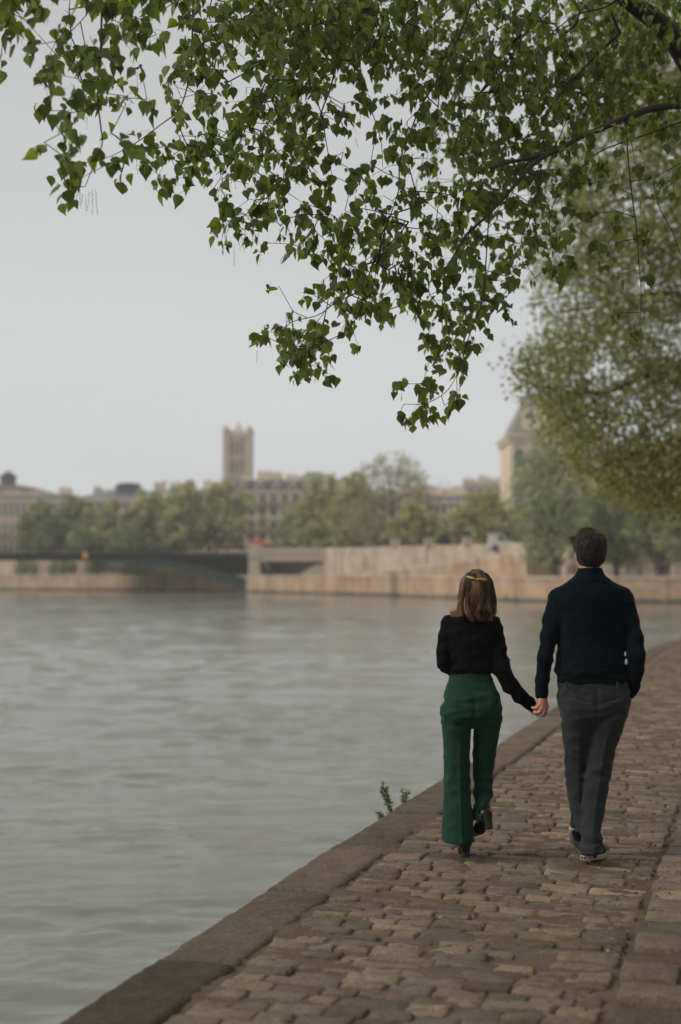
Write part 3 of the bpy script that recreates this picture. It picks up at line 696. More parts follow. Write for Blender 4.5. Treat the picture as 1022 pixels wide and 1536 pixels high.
# ================================================================ VEHICLES, STALLS, PEOPLE far away
M['red'] = surf('red_paint', (.46, .035, .025), (.36, .03, .02), 1, .4, spec=.5); M['white'] = surf('white_paint', (.62, .60, .57), (.52, .51, .49), 1, .4, spec=.5)
M['greenbox'] = surf('green_box_paint', (.03, .13, .09), (.025, .10, .07), 2, .6); M['rubber'] = surf('rubber', (.02, .02, .02), None, 4, .9)
M['canvas_red'] = surf('red_canvas', (.48, .06, .04), (.38, .04, .03), 2, .9); M['lampm'] = surf('lamp_iron', (.03, .045, .04), None, 2, .5)
def wheels(p, xs, y0, y1, r, z=0):
    for x in xs:
        for y in (y0, y1):
            V = [(x+r*math.cos(q), z+r+r*math.sin(q)) for q in np.linspace(0, 2*math.pi, 15)[:-1]]
            MB().prism_y(V, y-.12, y+.12).obj('wheel', M['rubber'], p)
def bus(px, D, label, mat, L=10.5, z=4.86):
    p = pt(px, 830, D); o = empty('tour_bus', label, 'bus', (float(p[0]), D, z))
    MB().prism_y([(-L/2+.3, .35), (L/2-.1, .35), (L/2, .8), (L/2-.25, 2.9), (L/2-.6, 3.15), (-L/2+.5, 3.15), (-L/2+.15, 2.8), (-L/2, .8)], -1.2, 1.2).obj('body', mat, o)
    for k in range(6): MB().box(-L/2+.8+k*1.6, -L/2+2.2+k*1.6, -1.24, -1.203, 1.5, 2.5).obj('window', M['glass'], o)
    wheels(o, (-L/2+2, L/2-2), -1.1, 1.1, .48); return o
def van(px, D, label, mat, L=5.2, z=4.86, H=2.3):
    p = pt(px, 830, D); o = empty('delivery_van', label, 'van', (float(p[0]), D, z))
    MB().prism_y([(-L/2, .35), (L/2, .35), (L/2, 1.1), (L/2-.9, 1.3), (L/2-1.6, H-.1), (L/2-2, H), (-L/2+.1, H)], -.95, .95).obj('body', mat, o)
    MB().prism_y([(L/2-1.1, 1.32), (L/2-1.65, H-.25), (L/2-2.4, H-.25), (L/2-2.4, 1.32)], -.99, -.953).obj('window', M['glass'], o)
    wheels(o, (-L/2+.9, L/2-.9), -.85, .85, .36); return o
van(412, 258, 'first red van right of the stone pillar, behind the parapet', M['red'], 4.6, 4.86, 2.0)
van(448, 258, 'second red van right of the stone pillar, ahead of the white van', M['red'], 4.8, 4.86, 1.9)
van(350, 258, 'red van just left of the stone pillar above the bridge deck', M['red'], 3.8, 4.86, 1.8)
van(500, 262, 'white van on the street right of the red bus', M['white'])
van(752, 200, 'white van parked under the trees near the slate roofed pavilion', M['white'], 3.6, 4.86, 2.3)
van(690, 214, 'dark van standing on the street below the long cream block', M['iron'])
for i, (px, D) in enumerate([(560+i*24, 0) for i in range(10)]):
    k = np.interp(px, [400, 1000], [0, 1]); p = pt(px, 830, D)
    uy = np.interp(p[0], UPW[:, 0], UPW[:, 1])+1.0
    p = pt(px, 830, uy)
    o = empty('bookstall', ['first', 'second', 'third', 'fourth', 'fifth', 'sixth', 'seventh', 'eighth', 'ninth', 'tenth'][i]+' dark green bookstall box from the left along the embankment parapet', 'bookstall', (float(p[0]), float(uy), SZ), 'bookstall boxes on the parapet', rz=-.9 if p[0] < 22 else -.5)
    MB().box(-1.3, 1.3, -.4, .4, .75, 1.45).obj('box', M['greenbox'], o)
    MB().prism_y([(-1.35, 1.453), (1.35, 1.453), (1.3, 1.6), (-1.3, 1.6)], -.45, .45).obj('lid', M['greenbox'], o)
    MB().box(-1.2, -1.05, -.3, .3, 0, .747).box(1.05, 1.2, -.3, .3, 0, .747).obj('support', M['iron'], o)
for i, px in enumerate((594, 645, 702)):
    p = pt(px, 832, 210.); y = np.interp(pt(px, 832, 205.)[0], UPW[:, 0], UPW[:, 1]); y = np.interp(pt(px, 832, y)[0], UPW[:, 0], UPW[:, 1]); p = pt(px, 832, y)
    o = empty('parapet_pier', ['leftmost', 'middle', 'rightmost'][i]+' of three pale stone blocks on the embankment parapet', 'stone block', (float(p[0]), float(y)+.25, 5.8), 'stone blocks on the parapet')
    MB().box(-.8, .8, -.45, .45, 0, .9, bev=.08).box(-.95, .95, -.6, .6, .903, 1.1).obj('block', M['pier'], o)
def street_lamp(px, D, label, lit=False, z=SZ):
    p = pt(px, 830, D); o = empty('street_lamp', label, 'street lamp', (float(p[0]), D, z), 'street lamps along the bridge and embankment')
    MB().lathe([(.22, 0), (.2, .5), (.09, .8), (.06, 3.6)], 0, 0, 8).obj('post', M['lampm'], o)
    MB().lathe([(.12, 3.6), (.24, 4.05), (.26, 4.1), (.1, 4.35), (.02, 4.5)], 0, 0, 6).obj('lantern', M['lampm'], o)
for px, D, lb in ((60, 236.5, 'old street lamp on the bridge near the left edge'), (215, 236.5, 'old street lamp halfway along the bridge railing'), (325, 236.5, 'old street lamp on the bridge just before the stone pillar')): street_lamp(px, D, lb)
# orange signal right of pillar
p = pt(398, 830, 240.); o = empty('traffic_signal', 'traffic signal with amber lamp just right of the stone pillar', 'traffic light', (float(p[0]), 240, 4.9))
MB().lathe([(.08, 0), (.07, 1.3)], 0, 0, 8).obj('post', M['iron'], o); MB().box(-.2, .2, -.15, .15, 1.3, 2.3).obj('housing', M['iron'], o)
MB().lathe([(.32, 1.6), (.42, 1.85), (.32, 2.1)], 0, -.0, 10).obj('lamp', M['amber'], o)
# small cafe umbrellas, red
for i, px in enumerate((388, 470)):
    p = pt(px, 830, 256.); o = empty('cafe_parasol', ('left' if i == 0 else 'right')+' of the two red parasols near the red bus', 'parasol', (float(p[0]), 256, 4.86), 'red parasols by the street')
    MB().lathe([(.06, 0), (.04, 2.5)], 0, 0, 6).obj('pole', M['white'], o); MB().lathe([(1.7, 2.1), (1.65, 2.2), (.8, 2.7), (.05, 3.0)], 0, 0, 8).obj('canopy', M['canvas_red'], o)
# small people: one continuous low-detail figure
FM = {}
def tiny_mesh(pose):
    if pose in FM: return FM[pose]
    s = .22 if pose else .04; 
    vol = Vol((-.4, -.45, -.02), (.4, .45, 1.8), .035)
    vol.stack([(.85, 0, 0, .15, .1), (1.1, 0, 0, .14, .095), (1.35, 0, 0, .18, .11), (1.45, 0, 0, .12, .08), (1.5, 0, 0, .06, .06)], .04)
    vol.cone((0, 0, 1.48), (0, .01, 1.56), .055, .06, .02); vol.ell((0, .01, 1.64), (.085, .1, .115), .02)
    for sx in (-1, 1):
        vol.cone((sx*.09, 0, .9), (sx*.1, s*sx*.5+.03, .48), .095, .065, .04); vol.cone((sx*.1, s*sx*.5+.03, .48), (sx*.1, s*sx, .08), .065, .045, .02)
        vol.cone((sx*.1, s*sx, .05), (sx*.11, s*sx+.17, .03), .045, .04, .03)
        vol.cone((sx*.18, 0, 1.38), (sx*.23, -s*sx*.3, 1.1), .05, .042, .03); vol.cone((sx*.23, -s*sx*.3, 1.1), (sx*.22, -s*sx*.5+.08, .85), .042, .035, .02)
    V, F = vol.mesh(); FM[pose] = (V, F); return FM[pose]
# ================================================================ THE COUPLE
def fabric(name, c, rough=.95, weave=900, sheen=.15, amp=.0009, c2=None, spec=.1):
    m, nt, b = nmat(name); v = objco(nt)
    col = mixc(nt, ramp(nt, noise(nt, 14, 4, .6, v), .3, .7), c, c2 or tuple(x*.8 for x in c))
    col = mixc(nt, ramp(nt, noise(nt, weave*.4, 2, .5, v), .3, .7), col, mixc(nt, 1., col, (.7, .7, .7), 'MULTIPLY'))
    nt.links.new(col, b.inputs['Base Color']); b.inputs['Roughness'].default_value = rough
    b.inputs['Sheen Weight'].default_value = sheen; b.inputs['Sheen Roughness'].default_value = .4; b.inputs['Specular IOR Level'].default_value = spec
    bump(nt, b, noise(nt, weave*.25, 3, .6, v), .7, amp); return m
M['navy'] = fabric('navy_knit', (.0042, .0098, .0145), c2=(.003, .007, .011), sheen=.04)
M['black'] = fabric('black_knit', (.0048, .0062, .0062), sheen=.03)
M['greytw'] = fabric('charcoal_wool', (.036, .042, .045), c2=(.028, .034, .037), weave=1400, sheen=.12, amp=.0006)
M['greenc'] = fabric('green_crepe', (.0165, .056, .037), c2=(.0125, .043, .029), weave=1400, sheen=.08, amp=.0005)
M['leather'] = surf('black_leather', (.006, .006, .007), (.004, .004, .005), 8, .38, .001, 60, spec=.4)
M['canvas'] = surf('dark_canvas', (.013, .019, .024), (.01, .014, .018), 20, .9)
M['sole'] = surf('white_rubber', (.43, .39, .34), (.33, .30, .26), 14, .6, fine=60); M['stripe'] = surf('dark_rubber_print', (.06, .02, .02), None, 9, .6)
M['gold'] = surf('antique_gold', (.62, .42, .17), (.5, .33, .12), 40, .38, metal=.8, spec=.5)
m, nt, b = nmat('skin'); v = objco(nt); nt.links.new(mixc(nt, ramp(nt, noise(nt, 22, 4, .6, v), .3, .7), (.50, .255, .18), (.41, .19, .13)), b.inputs['Base Color'])
b.inputs['Roughness'].default_value = .5; b.inputs['Subsurface Weight'].default_value = .12; b.inputs['Subsurface Radius'].default_value = (.01, .004, .002); b.inputs['Subsurface Scale'].default_value = 1
M['skin'] = m
M['eyew'] = surf('eye', (.5, .48, .45), None, 3, .2); M['nail'] = surf('nail_varnish', (.12, .015, .02), None, 3, .25, spec=.5)
def hairmat(name, c, rough=.42):
    m, nt, b = nmat(name); at = N(nt, 'ShaderNodeAttribute'); at.attribute_name = 'tint'
    nt.links.new(mixc(nt, 1., at.outputs['Color'], c, 'MULTIPLY'), b.inputs['Base Color']); b.inputs['Roughness'].default_value = rough
    b.inputs['Specular IOR Level'].default_value = .3; b.inputs['Sheen Weight'].default_value = .05
    bump(nt, b, noise(nt, 90, 3, .6, objco(nt, (3, 3, .25))), .8, .003); return m
M['hair_w'] = hairmat('chestnut_hair', (.076, .048, .031)); M['hair_m'] = hairmat('dark_brown_hair', (.014, .0085, .006), .55)

def person(px, D, label):
    """origin on the ground under the figure; L(px,py,dy): photo point -> local coords at local depth dy"""
    X0 = (px-511)/FPX*D; o = empty('person', label, 'person', (X0, D, 0))
    def L(x, y, dy=0.0): p = pt(x, y, D+dy); return np.array([p[0]-X0, dy, p[2]])
    return o, L, D/FPX
def rows(L, s, data, ymap):
    """data (py, xl, xr) -> stack rows with depth profile ymap(z)->(cy,ry)"""
    out = []
    for py, xl, xr in data:
        p0, p1 = L(xl, py), L(xr, py); z = p0[2]; cy, ry = ymap(z); k = 1+cy/8
        out.append((z, (p0[0]+p1[0])/2*k, cy, (p1[0]-p0[0])/2, ry))
    return out
def prof(pts):
    P = np.array(sorted(pts)); return lambda z: (float(np.interp(z, P[:, 0], P[:, 1])), float(np.interp(z, P[:, 0], P[:, 2])))
def add_obj(name, vol, mat, parent, it=1, tint=None):
    V, F = vol.mesh(); V = relax(V, F, it); return link(name, mesh(name, V, F, mat, True, tint), parent)
fold1 = Waves(31, 8, 3, 9); fold2 = Waves(32, 8, 8, 18); fold3 = Waves(33, 8, 20, 45)
def ridge(w, x, y, z): return 1-np.abs(w(x, y, z))

def head(vol, c, r, face=0.0, fem=False):
    """skull, jaw, nose, brow, ears; c centre of the cranium, face = turn of the head (radians to the left)"""
    cs, sn = math.cos(face), math.sin(face); T = lambda x, y, z: (c[0]+x*cs-y*sn, c[1]+x*sn+y*cs, c[2]+z)
    vol.ell(c, (r*.80, r*.98, r*1.0), .02); vol.ell(T(0, .022, -.06), (r*.62, r*.70, r*.80), .03)
    vol.ell(T(0, .055, -.098), (.030, .030, .022), .025)
    vol.cone(T(0, .098, -.015), T(0, .113, -.042), .009, .014, .012); vol.ell(T(.033, .086, -.012), (.017, .012, .013), .006, cut=True); vol.ell(T(-.033, .086, -.012), (.017, .012, .013), .006, cut=True)
    vol.cone(T(-.045, .088, .012), T(.045, .088, .012), .008, .008, .012)
    vol.cone(T(-.02, .098, -.071), T(.02, .098, -.071), .0065, .0065, .006); vol.cone(T(-.018, .096, -.080), T(.018, .096, -.080), .006, .006, .006)
    for sx in (-1, 1):
        vol.ell(T(sx*r*.84, -.004, -.03), (.013, .022, .034), .008); vol.ell(T(sx*(r*.84+.012), .004, -.027), (.007, .011, .018), .004, cut=True)
    return T
def hand(vol, W, knu, palm_w, fingers, thumb, r=.0085, thick=.013):
    """W wrist point, knu: 4 knuckle points, fingers: list of 4 lists of joints, thumb: joints"""
    W = np.array(W, float); knu = [np.array(k, float) for k in knu]
    for k in knu: vol.cone(W, k, .019, thick*.9, .012)
    vol.cone((W+knu[0])/2, knu[0], thick*1.2, thick, .012); vol.cone((W+knu[3])/2, knu[3], thick*1.1, thick*.9, .012)
    for i, f in enumerate(fingers):
        P = [knu[i]]+[np.array(p, float) for p in f]; rr = [r*1.12, r*1.02, r*.95, r*.8][:len(P)]
        if i == 3: rr = [q*.85 for q in rr]
        vol.chain(P, rr, .004, .003)
    P = [np.array(p, float) for p in thumb]; vol.chain(P, [r*1.6, r*1.25, r*1.1, r*.9][:len(P)], .01, .004)

# ---------------------------------------------------------------- MAN
mo, L, S = person(888, 7.95, 'man in dark navy sweater and charcoal trousers walking away with one hand in his pocket')
hc = L(884.5, 824, .02); hc = np.array([hc[0], .02, hc[2]])
EL = L(819, 985, -.035); WL = L(814, 1040, .0); SL = L(836, 899, .0)
SR = L(937, 899, .0); ER = L(953.5, 983, -.09); WR = L(948, 1036, .03)
HJ = np.array([1.135, 0, 0])  # shared hand spot, world
mv = Vol((-.36, -.25, .0), (.36, .45, 1.9), .0048)
T = head(mv, hc, .098, .35)
mv.cone(hc+[0, -.02, -.05], L(884, 866, -.01), .054, .052, .02); mv.cone(L(884, 866, -.01), L(886, 885, -.01), .052, .05, .02)
tors = [(872, 872, 898), (886, 848, 924), (905, 840, 932), (940, 842, 932), (990, 845, 930), (1020, 845, 935), (1050, 846, 936), (1068, 852, 930)]
mprof = prof([(.8, .0, .10), (.95, 0, .105), (1.1, 0, .095), (1.3, 0, .105), (1.45, -.01, .09), (1.6, -.01, .06)])
mv.stack(rows(L, S, tors, mprof), .03)
mv.chain([SL, EL, WL], [.034, .028, .024], .02); mv.chain([SR, ER, WR], [.034, .028, .026], .02)
LH, LK, LA = L(868, 1062, 0), L(866, 1168, .10), L(866.5, 1240, .02)
RH, RK, RA = L(913, 1062, 0), L(903, 1168, .02), L(886, 1266, -.04)
mv.chain([LH, LK, LA], [.05, .028, .024], .02); mv.chain([RH, RK, RA], [.05, .028, .024], .02)
mv.cone(LA, L(870, 1256, .10), .024, .02, .01); mv.cone(RA, L(890, 1281, .04), .026, .022, .01)
# left hand holding hers (his back of hand to the camera side, fingers curling left round her hand)
w0 = L(813.5, 1041, .0)
kn = [L(810.5, 1056, -.018), L(814, 1060, -.022), L(817.5, 1061, -.016), L(820, 1060, -.005)]
fg = [[L(805, 1062, -.030), L(800.5, 1062, -.020), L(798.5, 1061, -.008)], [L(809, 1068, -.034), L(804, 1069, -.026), L(801.5, 1067, -.014)],
      [L(815, 1071, -.026), L(810, 1074, -.018), L(807, 1072, -.010)], [L(819.5, 1070, -.012), L(816, 1074, -.006), L(812, 1073, .004)]]
hand(mv, w0, kn, .04, fg, [L(812, 1046, .012), L(808, 1052, .028), L(806, 1059, .035), L(804, 1064, .034)], r=.0092)
# right hand in the pocket: only the heel of the hand shows
w1 = L(943.5, 1046, .03)
hand(mv, L(946, 1040, .03), [L(936, 1056, .05), L(938, 1058, .035), L(939, 1059, .02), L(940, 1058, .008)], .04,
     [[L(930, 1066, .05)], [L(931, 1069, .035)], [L(932, 1069, .02)], [L(934, 1067, .008)]], [L(941, 1050, .055), L(934, 1056, .065)], r=.009)
V, F = mv.mesh(); link('body', mesh('body', relax(V, F, 1), F, M['skin'], True), mo)
for sx in (-1, 1):
    e = MB().lathe([(.001, -.011), (.008, -.008), (.011, 0), (.008, .008), (.001, .011)], 0, 0, 10).obj('eye', M['eyew'], mo, True); e.location = T(sx*.031, .074, -.012)
# sweater
sv = Vol((-.36, -.26, .9), (.36, .24, 1.72), .0045)
tt = [(868, 857, 912), (875, 846, 924), (883, 836, 936), (892, 829, 942), (905, 828, 943), (925, 830, 942), (955, 834, 939.5), (980, 834.5, 938), (1000, 832, 939), (1008, 831.5, 940), (1013, 834.5, 940), (1018, 835, 941), (1024, 835.2, 942)]
sp = prof([(.98, .0, .128), (1.02, 0, .128), (1.045, 0, .137), (1.1, 0, .13), (1.25, 0, .127), (1.4, -.005, .128), (1.5, -.01, .115), (1.56, -.012, .088), (1.6, -.012, .07), (1.66, -.012, .06)])
sv.stack(rows(L, S, tt, sp), .022, 2.4)
sv.chain([L(838, 898, -.005), L(829, 930, -.01), L(822.8, 958, -.025), L(818.2, 987, -.04), L(814, 1018, -.015), L(813, 1036, .0)], [.058, .055, .048, .044, .040, .0375], .035, .02)
sv.cone(L(813, 1034, .0), L(812.5, 1043, .0), .039, .037, .004)
sv.chain([L(934, 898, -.005), L(943, 930, -.02), L(951, 958, -.06), L(954.5, 983, -.09), L(953, 1006, -.055), L(948, 1030, .0), L(943, 1045, .03)], [.058, .057, .052, .050, .048, .043, .036], .05, .02)
# sloping shoulders and turned collar
sv.stack(rows(L, S, [(851, 866.5, 902.5), (857, 864, 905), (864, 860, 909), (870, 853, 917)], prof([(1.55, -.012, .095), (1.6, -.012, .080), (1.65, -.012, .073)])), .012, 2.0)
# hollow under the collar
def msw(x, y, z):
    return .62*msw_(x, y, z)+.0012
def msw_(x, y, z):
    low = np.clip((1.24-z)/.2, 0, 1); arm = np.clip((np.abs(x)-.19)/.03, 0, 1)
    f = -.0042*low*ridge(fold1, x*.6, y*.6, z*2.4)*(1-arm)-.0035*ridge(fold1, x*.8+3, y*.7, z*1.7)*.8
    f = f-.003*arm*ridge(fold2, x*.5, y*.5, z*.8)*np.clip((1.42-z)/.12, 0, 1)-.0012*fold3(x, y, z*.6)
    seam = np.exp(-((z-1.042)/.004)**2)*.004*(1-arm)
    return f+seam+.0035
sv.warp(msw); sw = add_obj('sweater', sv, M['navy'], mo)
# trousers
tv = Vol((-.26, -.3, .0), (.26, .5, 1.08), .0045)
hip = [(1017, 838, 939), (1024, 836.5, 941), (1036, 835.5, 945), (1050, 836, 946), (1064, 841, 942), (1080, 858, 922), (1092, 872, 905)]
tv.stack(rows(L, S, hip, prof([(.72, .0, .05), (.78, -.005, .10), (.82, -.01, .125), (.88, -.012, .132), (.95, -.005, .125), (1.03, 0, .115)])), .02, 2.3)
def leg(data, pr, k=.012, crease=(.09, .16, 0, .78)): tv.stack(rows(L, S, data, pr), k, 2.1, crease=crease)
leg([(1034, 846, 884), (1044, 840, 889), (1060, 838.5, 891), (1072, 841, 891), (1100, 844.5, 888), (1130, 848.5, 887), (1160, 851, 886), (1190, 853.5, 884), (1215, 857, 883), (1232, 859.3, 882), (1247, 860, 880)],
    prof([(.96, -.006, .095), (.9, -.008, .118), (.84, -.006, .125), (.7, .03, .105), (.55, .07, .085), (.45, .09, .078), (.3, .06, .07), (.18, .03, .065)]))
leg([(1034, 890, 934), (1044, 886, 942), (1060, 884, 943.5), (1072, 884, 942), (1100, 880, 933), (1125, 879, 925), (1160, 877.5, 918), (1190, 874, 912.5), (1215, 870.5, 907.5), (1238, 869.5, 902), (1246, 869.5, 899), (1254, 869, 902.5), (1262, 870, 901), (1270, 868.8, 902), (1279, 869, 900)],
    prof([(.96, -.006, .095), (.9, -.008, .118), (.84, -.005, .126), (.7, .01, .105), (.45, .02, .085), (.3, .0, .075), (.15, -.04, .072), (.05, -.045, .078)]))
def mtr(x, y, z):
    f = -.003*ridge(fold2, x*.4-z*.3, y*.4, z*.8)*np.clip((z-.70)/.1, 0, 1)-.0028*ridge(fold1, x*.8, y, z*1.2+2)
    f = f-.0035*np.exp(-((z-.5)/.10)**2)*ridge(fold2, x*.6+z*.5, y*.5, z*.9)-.007*np.clip((.2-z)/.1, 0, 1)*ridge(fold2, x*.3, y*.3, z*1.5)
    seat = .005*np.exp(-(x+.0)**2/.00012)*np.clip((z-.76)/.05, 0, 1)*np.clip((1.0-z)/.05, 0, 1)*(y < 0)
    pocket = .006*np.exp(-(((z-.905)-(.25*np.abs(x)-.02))/.004)**2)*(y < -.06)*(np.abs(np.abs(x)-.085) < .05)
    return f+seat+pocket+.003
tv.warp(mtr); tr = add_obj('trousers', tv, M['greytw'], mo)
for px_ in (851, 927):
    p = L(px_, 1024, -.128); MB().box(p[0]-.006, p[0]+.006, -.137, -.12, p[2]-.03, p[2]+.004).obj('belt_loop', M['greytw'], tr)
# shoes
def shoe(parent, heel, toe, w, Hh, pitch_mat=(M['canvas'], M['sole']), sole_t=.028, label=None):
    """low canvas shoe from heel point to toe point (both on the sole underside)"""
    heel = np.array(heel, float); toe = np.array(toe, float); d = toe-heel; Ln = np.linalg.norm(d); d /= Ln
    side = np.cross(d, [0, 0, 1]); side /= np.linalg.norm(side); up = np.cross(side, d)
    def outline(k=1.0, n=26):
        P = []
        for q in np.linspace(0, 2*math.pi, n, endpoint=False):
            t = .5-.5*math.cos(q); wd = w*(.40+.12*math.sin(math.pi*min(1, t*1.15)**1.6))*(1 if .06 < t < .94 else 1)
            s_ = math.sin(q); wd2 = wd*np.sign(s_)*abs(s_)**.55; P.append((t*Ln, wd2*k))
        return P
    O = outline(); n = len(O); V = []; F = []
    for h, k in ((0, .96), (.004, 1.0), (sole_t-.003, 1.0), (sole_t, .97)):
        V += [heel+d*a+side*(b*k)+up*(h+.012*max(0, a/Ln-.75)**1.0*2) for a, b in O]
    for j in range(3):
        for i in range(n): F.append((j*n+i, j*n+(i+1) % n, (j+1)*n+(i+1) % n, (j+1)*n+i))
    F += [tuple(range(n))[::-1], tuple(range(3*n, 4*n))]
    sh = MB().add(V, F).obj('shoe', None, parent, True); sh.data.materials.clear(); sh.data.materials.append(pitch_mat[1]); sh.name = 'shoe'
    V = []; F = []
    lv = [(sole_t-.004, .93, 0, 1), (sole_t+.02, .93, .0, .985), (sole_t+.04, .84, .01, .9), (sole_t+.055, .74, .015, .72), (Hh, .62, .02, .46)]
    for h, k, a0, a1 in lv:
        V += [heel+d*(Ln*a0+a*(a1-a0))+side*(b*k)+up*h for a, b in O]
    for j in range(len(lv)-1):
        for i in range(n): F.append((j*n+i, j*n+(i+1) % n, (j+1)*n+(i+1) % n, (j+1)*n+i))
    F += [tuple(range(n))[::-1], tuple(range((len(lv)-1)*n, len(lv)*n))]
    MB().add(V, F).obj('upper', pitch_mat[0], sh, True)
    return sh, d, side, up
sh, d_, s_, u_ = shoe(mo, L(876, 1291, -.07), L(905, 1283, .16)*[1, 1, 0]+[0, 0, .004], .105, .085)
hp = L(876, 1291, -.07)
st = MB()
for k in (-.012, .006): 
    c = hp+s_*k-d_*.0025+u_*.014; st.add([c+s_*a+u_*b-d_*e for e in (0, .002) for a, b in ((-.0035, -.006), (.0035, -.006), (.0035, .007), (-.0035, .007))], [(0, 1, 2, 3), (4, 7, 6, 5), (0, 4, 5, 1), (1, 5, 6, 2), (2, 6, 7, 3), (3, 7, 4, 0)])
st.obj('heel_print', M['stripe'], sh)
shoe(mo, L(858.5, 1244, .0), L(878, 1272, .20)*[1, 1, 0]+[0, 0, .012], .10, .085)
sk = Vol((-.2, -.2, .02), (.2, .3, .3), .005)
sk.chain([L(866, 1222, .04), L(864.5, 1240, .03), L(867, 1254, .06)], [.034, .034, .03], .01, .01); sk.chain([L(886, 1262, -.035), L(886, 1281, -.02)], [.036, .036], .01)
add_obj('sock', sk, M['canvas'], mo)
# hair of the man
def strands(fn, n, rad, m, seed, tintf):
    g = np.random.default_rng(seed); VV = []; FF = []; TT = []; o = 0
    for i in range(n):
        P = fn(g, i)
        if P is None: continue
        r_ = np.linspace(1, .25, len(P))*rad*g.uniform(.7, 1.3); V, F = tube_arrays(P, r_, 3); t = tintf(g)
        VV.append(V); FF += [tuple(q+o for q in f) for f in F]; TT.append(np.repeat(np.array(t)[None], len(V), 0)); o += len(V)
    return np.concatenate(VV), FF, np.concatenate(TT)
hv = Vol((-.16, -.16, 1.5), (.16, .2, 1.9), .004)
hv.ell(hc+[0, -.012, .012], (.0915, .112, .101), .02); hv.ell(hc+[.002, -.035, -.045], (.075, .075, .068), .03)
hv.ell(hc+[.0, .06, .055], (.07, .055, .045), .03)
hv.ell(hc+[-.012, .138, -.035], (.12, .095, .09), .01, cut=True)
hv.ell(hc+[-.088, .03, -.052], (.030, .040, .040), .01, cut=True)
hv.warp(lambda x, y, z: -.002*ridge(fold2, x*1.2, y*1.2, z*.7)-.001*fold3(x, y, z*.5)+.001)
V, F = hv.mesh(); V = relax(V, F, 1); tn = (1+.25*fold3(V[:, 0]*1.5, V[:, 1]*1.5, V[:, 2]*.4))[:, None]*np.ones((1, 3))
hm = link('hair', mesh('hair', V, F, M['hair_m'], True, np.clip(tn, .5, 1.8)), mo)
def mst(g, i):
    ph = g.uniform(-2.4, 2.4); th = g.uniform(-.9, 1.5); c = hc+np.array([0, -.012, .012])
    p = np.array([.0915*math.sin(ph)*math.cos(th), -.112*math.cos(ph)*math.cos(th), .101*math.sin(th)])
    if math.cos(ph) < -.1 and th < .5: return None
    if ph < -1.0 and th < .15: return None
    nrm = p/np.linalg.norm(p); dn = np.array([-.25, .1, -1.0])*(1 if th < 1 else .4)+g.normal(0, .25, 3); dn -= nrm*dn.dot(nrm); dn /= np.linalg.norm(dn)
    if th > .9: dn = np.array([-.7, .5, .2])+g.normal(0, .3, 3)
    l = g.uniform(.012, .03); return np.array([c+p*.97, c+p*1.0+dn*l*.5+nrm*.004, c+p*.985+dn*l+nrm*g.uniform(.0, .006)])
V, F, T_ = strands(mst, 1500, .0011, 3, 4, lambda g: np.array([1.1, .95, .85])*g.uniform(.6, 3.0))
link('hair_strands', mesh('hair_strands', V, F, M['hair_m'], True, T_), hm)
def mtuft(g, i):
    b = hc+np.array([-.08, .045, .052])+g.normal(0, .009, 3); d = np.array([-.5, .25, .25])+g.normal(0, .3, 3); l = g.uniform(.012, .026)
    return np.array([b, b+d*l*.6+[0, 0, .003], b+d*l])
V, F, T_ = strands(mtuft, 160, .0012, 3, 9, lambda g: np.array([1.6, 1.3, 1.1])*g.uniform(.6, 2.4))
link('fringe', mesh('fringe', V, F, M['hair_m'], True, T_), hm)

# ---------------------------------------------------------------- WOMAN
wo, L, S = person(706, 8.03, 'woman in black sweater and flared green trousers walking away with half tied chestnut hair')
hc = L(714.5, 884, .01)
wv_ = Vol((-.24, -.25, .0), (.42, .42, 1.64), .0048)
T = head(wv_, hc, .092, -.05, True)
wv_.cone(hc+[0, -.015, -.05], L(711, 925, -.01), .046, .047, .03)
ww = [(924, 694, 730), (938, 680, 736), (960, 680, 733), (1000, 681, 732), (1015, 681, 731), (1040, 674, 738), (1065, 667, 746), (1074, 672, 742)]
wp = prof([(.75, 0, .09), (.85, -.01, .10), (1.0, 0, .075), (1.1, 0, .075), (1.25, 0, .085), (1.37, -.01, .055)])
wv_.stack(rows(L, S, ww, wp), .025)
wsr, wer, wwr = L(741, 935, 0), L(757, 1008, -.05), L(798, 1058, -.005)
wsl, wel, wwl = L(672, 935, 0), L(665, 995, -.03), L(688, 1008, .19)
wv_.chain([wsr, wer, wwr], [.026, .022, .019], .015); wv_.chain([wsl, wel, wwl], [.026, .022, .020], .015)
lh, lk, la = L(686, 1074, 0), L(686, 1170, .03), L(697, 1262, -.01)
rh, rk, ra = L(729, 1074, 0), L(727, 1160, .09), L(722, 1230, -.02)
wv_.chain([lh, lk, la], [.045, .034, .026], .02); wv_.chain([rh, rk, ra], [.045, .034, .026], .02)
wv_.cone(la, L(697, 1272, .04), .024, .02, .01); wv_.cone(ra, L(720, 1240, .03), .024, .02, .01)
# right hand (in his)
hand(wv_, wwr, [L(802, 1066, .012), L(805, 1063.5, .016), L(808, 1060, .018), L(810, 1056, .016)], .035,
     [[L(806, 1071, .008), L(808, 1073, -.003), L(806, 1074, -.010)], [L(810, 1068, .012), L(813, 1070, .0), L(812, 1071, -.008)],
      [L(813, 1064, .016), L(816, 1066, .004), L(815, 1068, -.004)], [L(814, 1059, .018), L(817, 1061, .008), L(817, 1063, .0)]],
     [L(797, 1064, .0), L(799, 1069, -.012), L(803, 1071, -.018), L(807, 1070.5, -.022)], r=.0078, thick=.011)
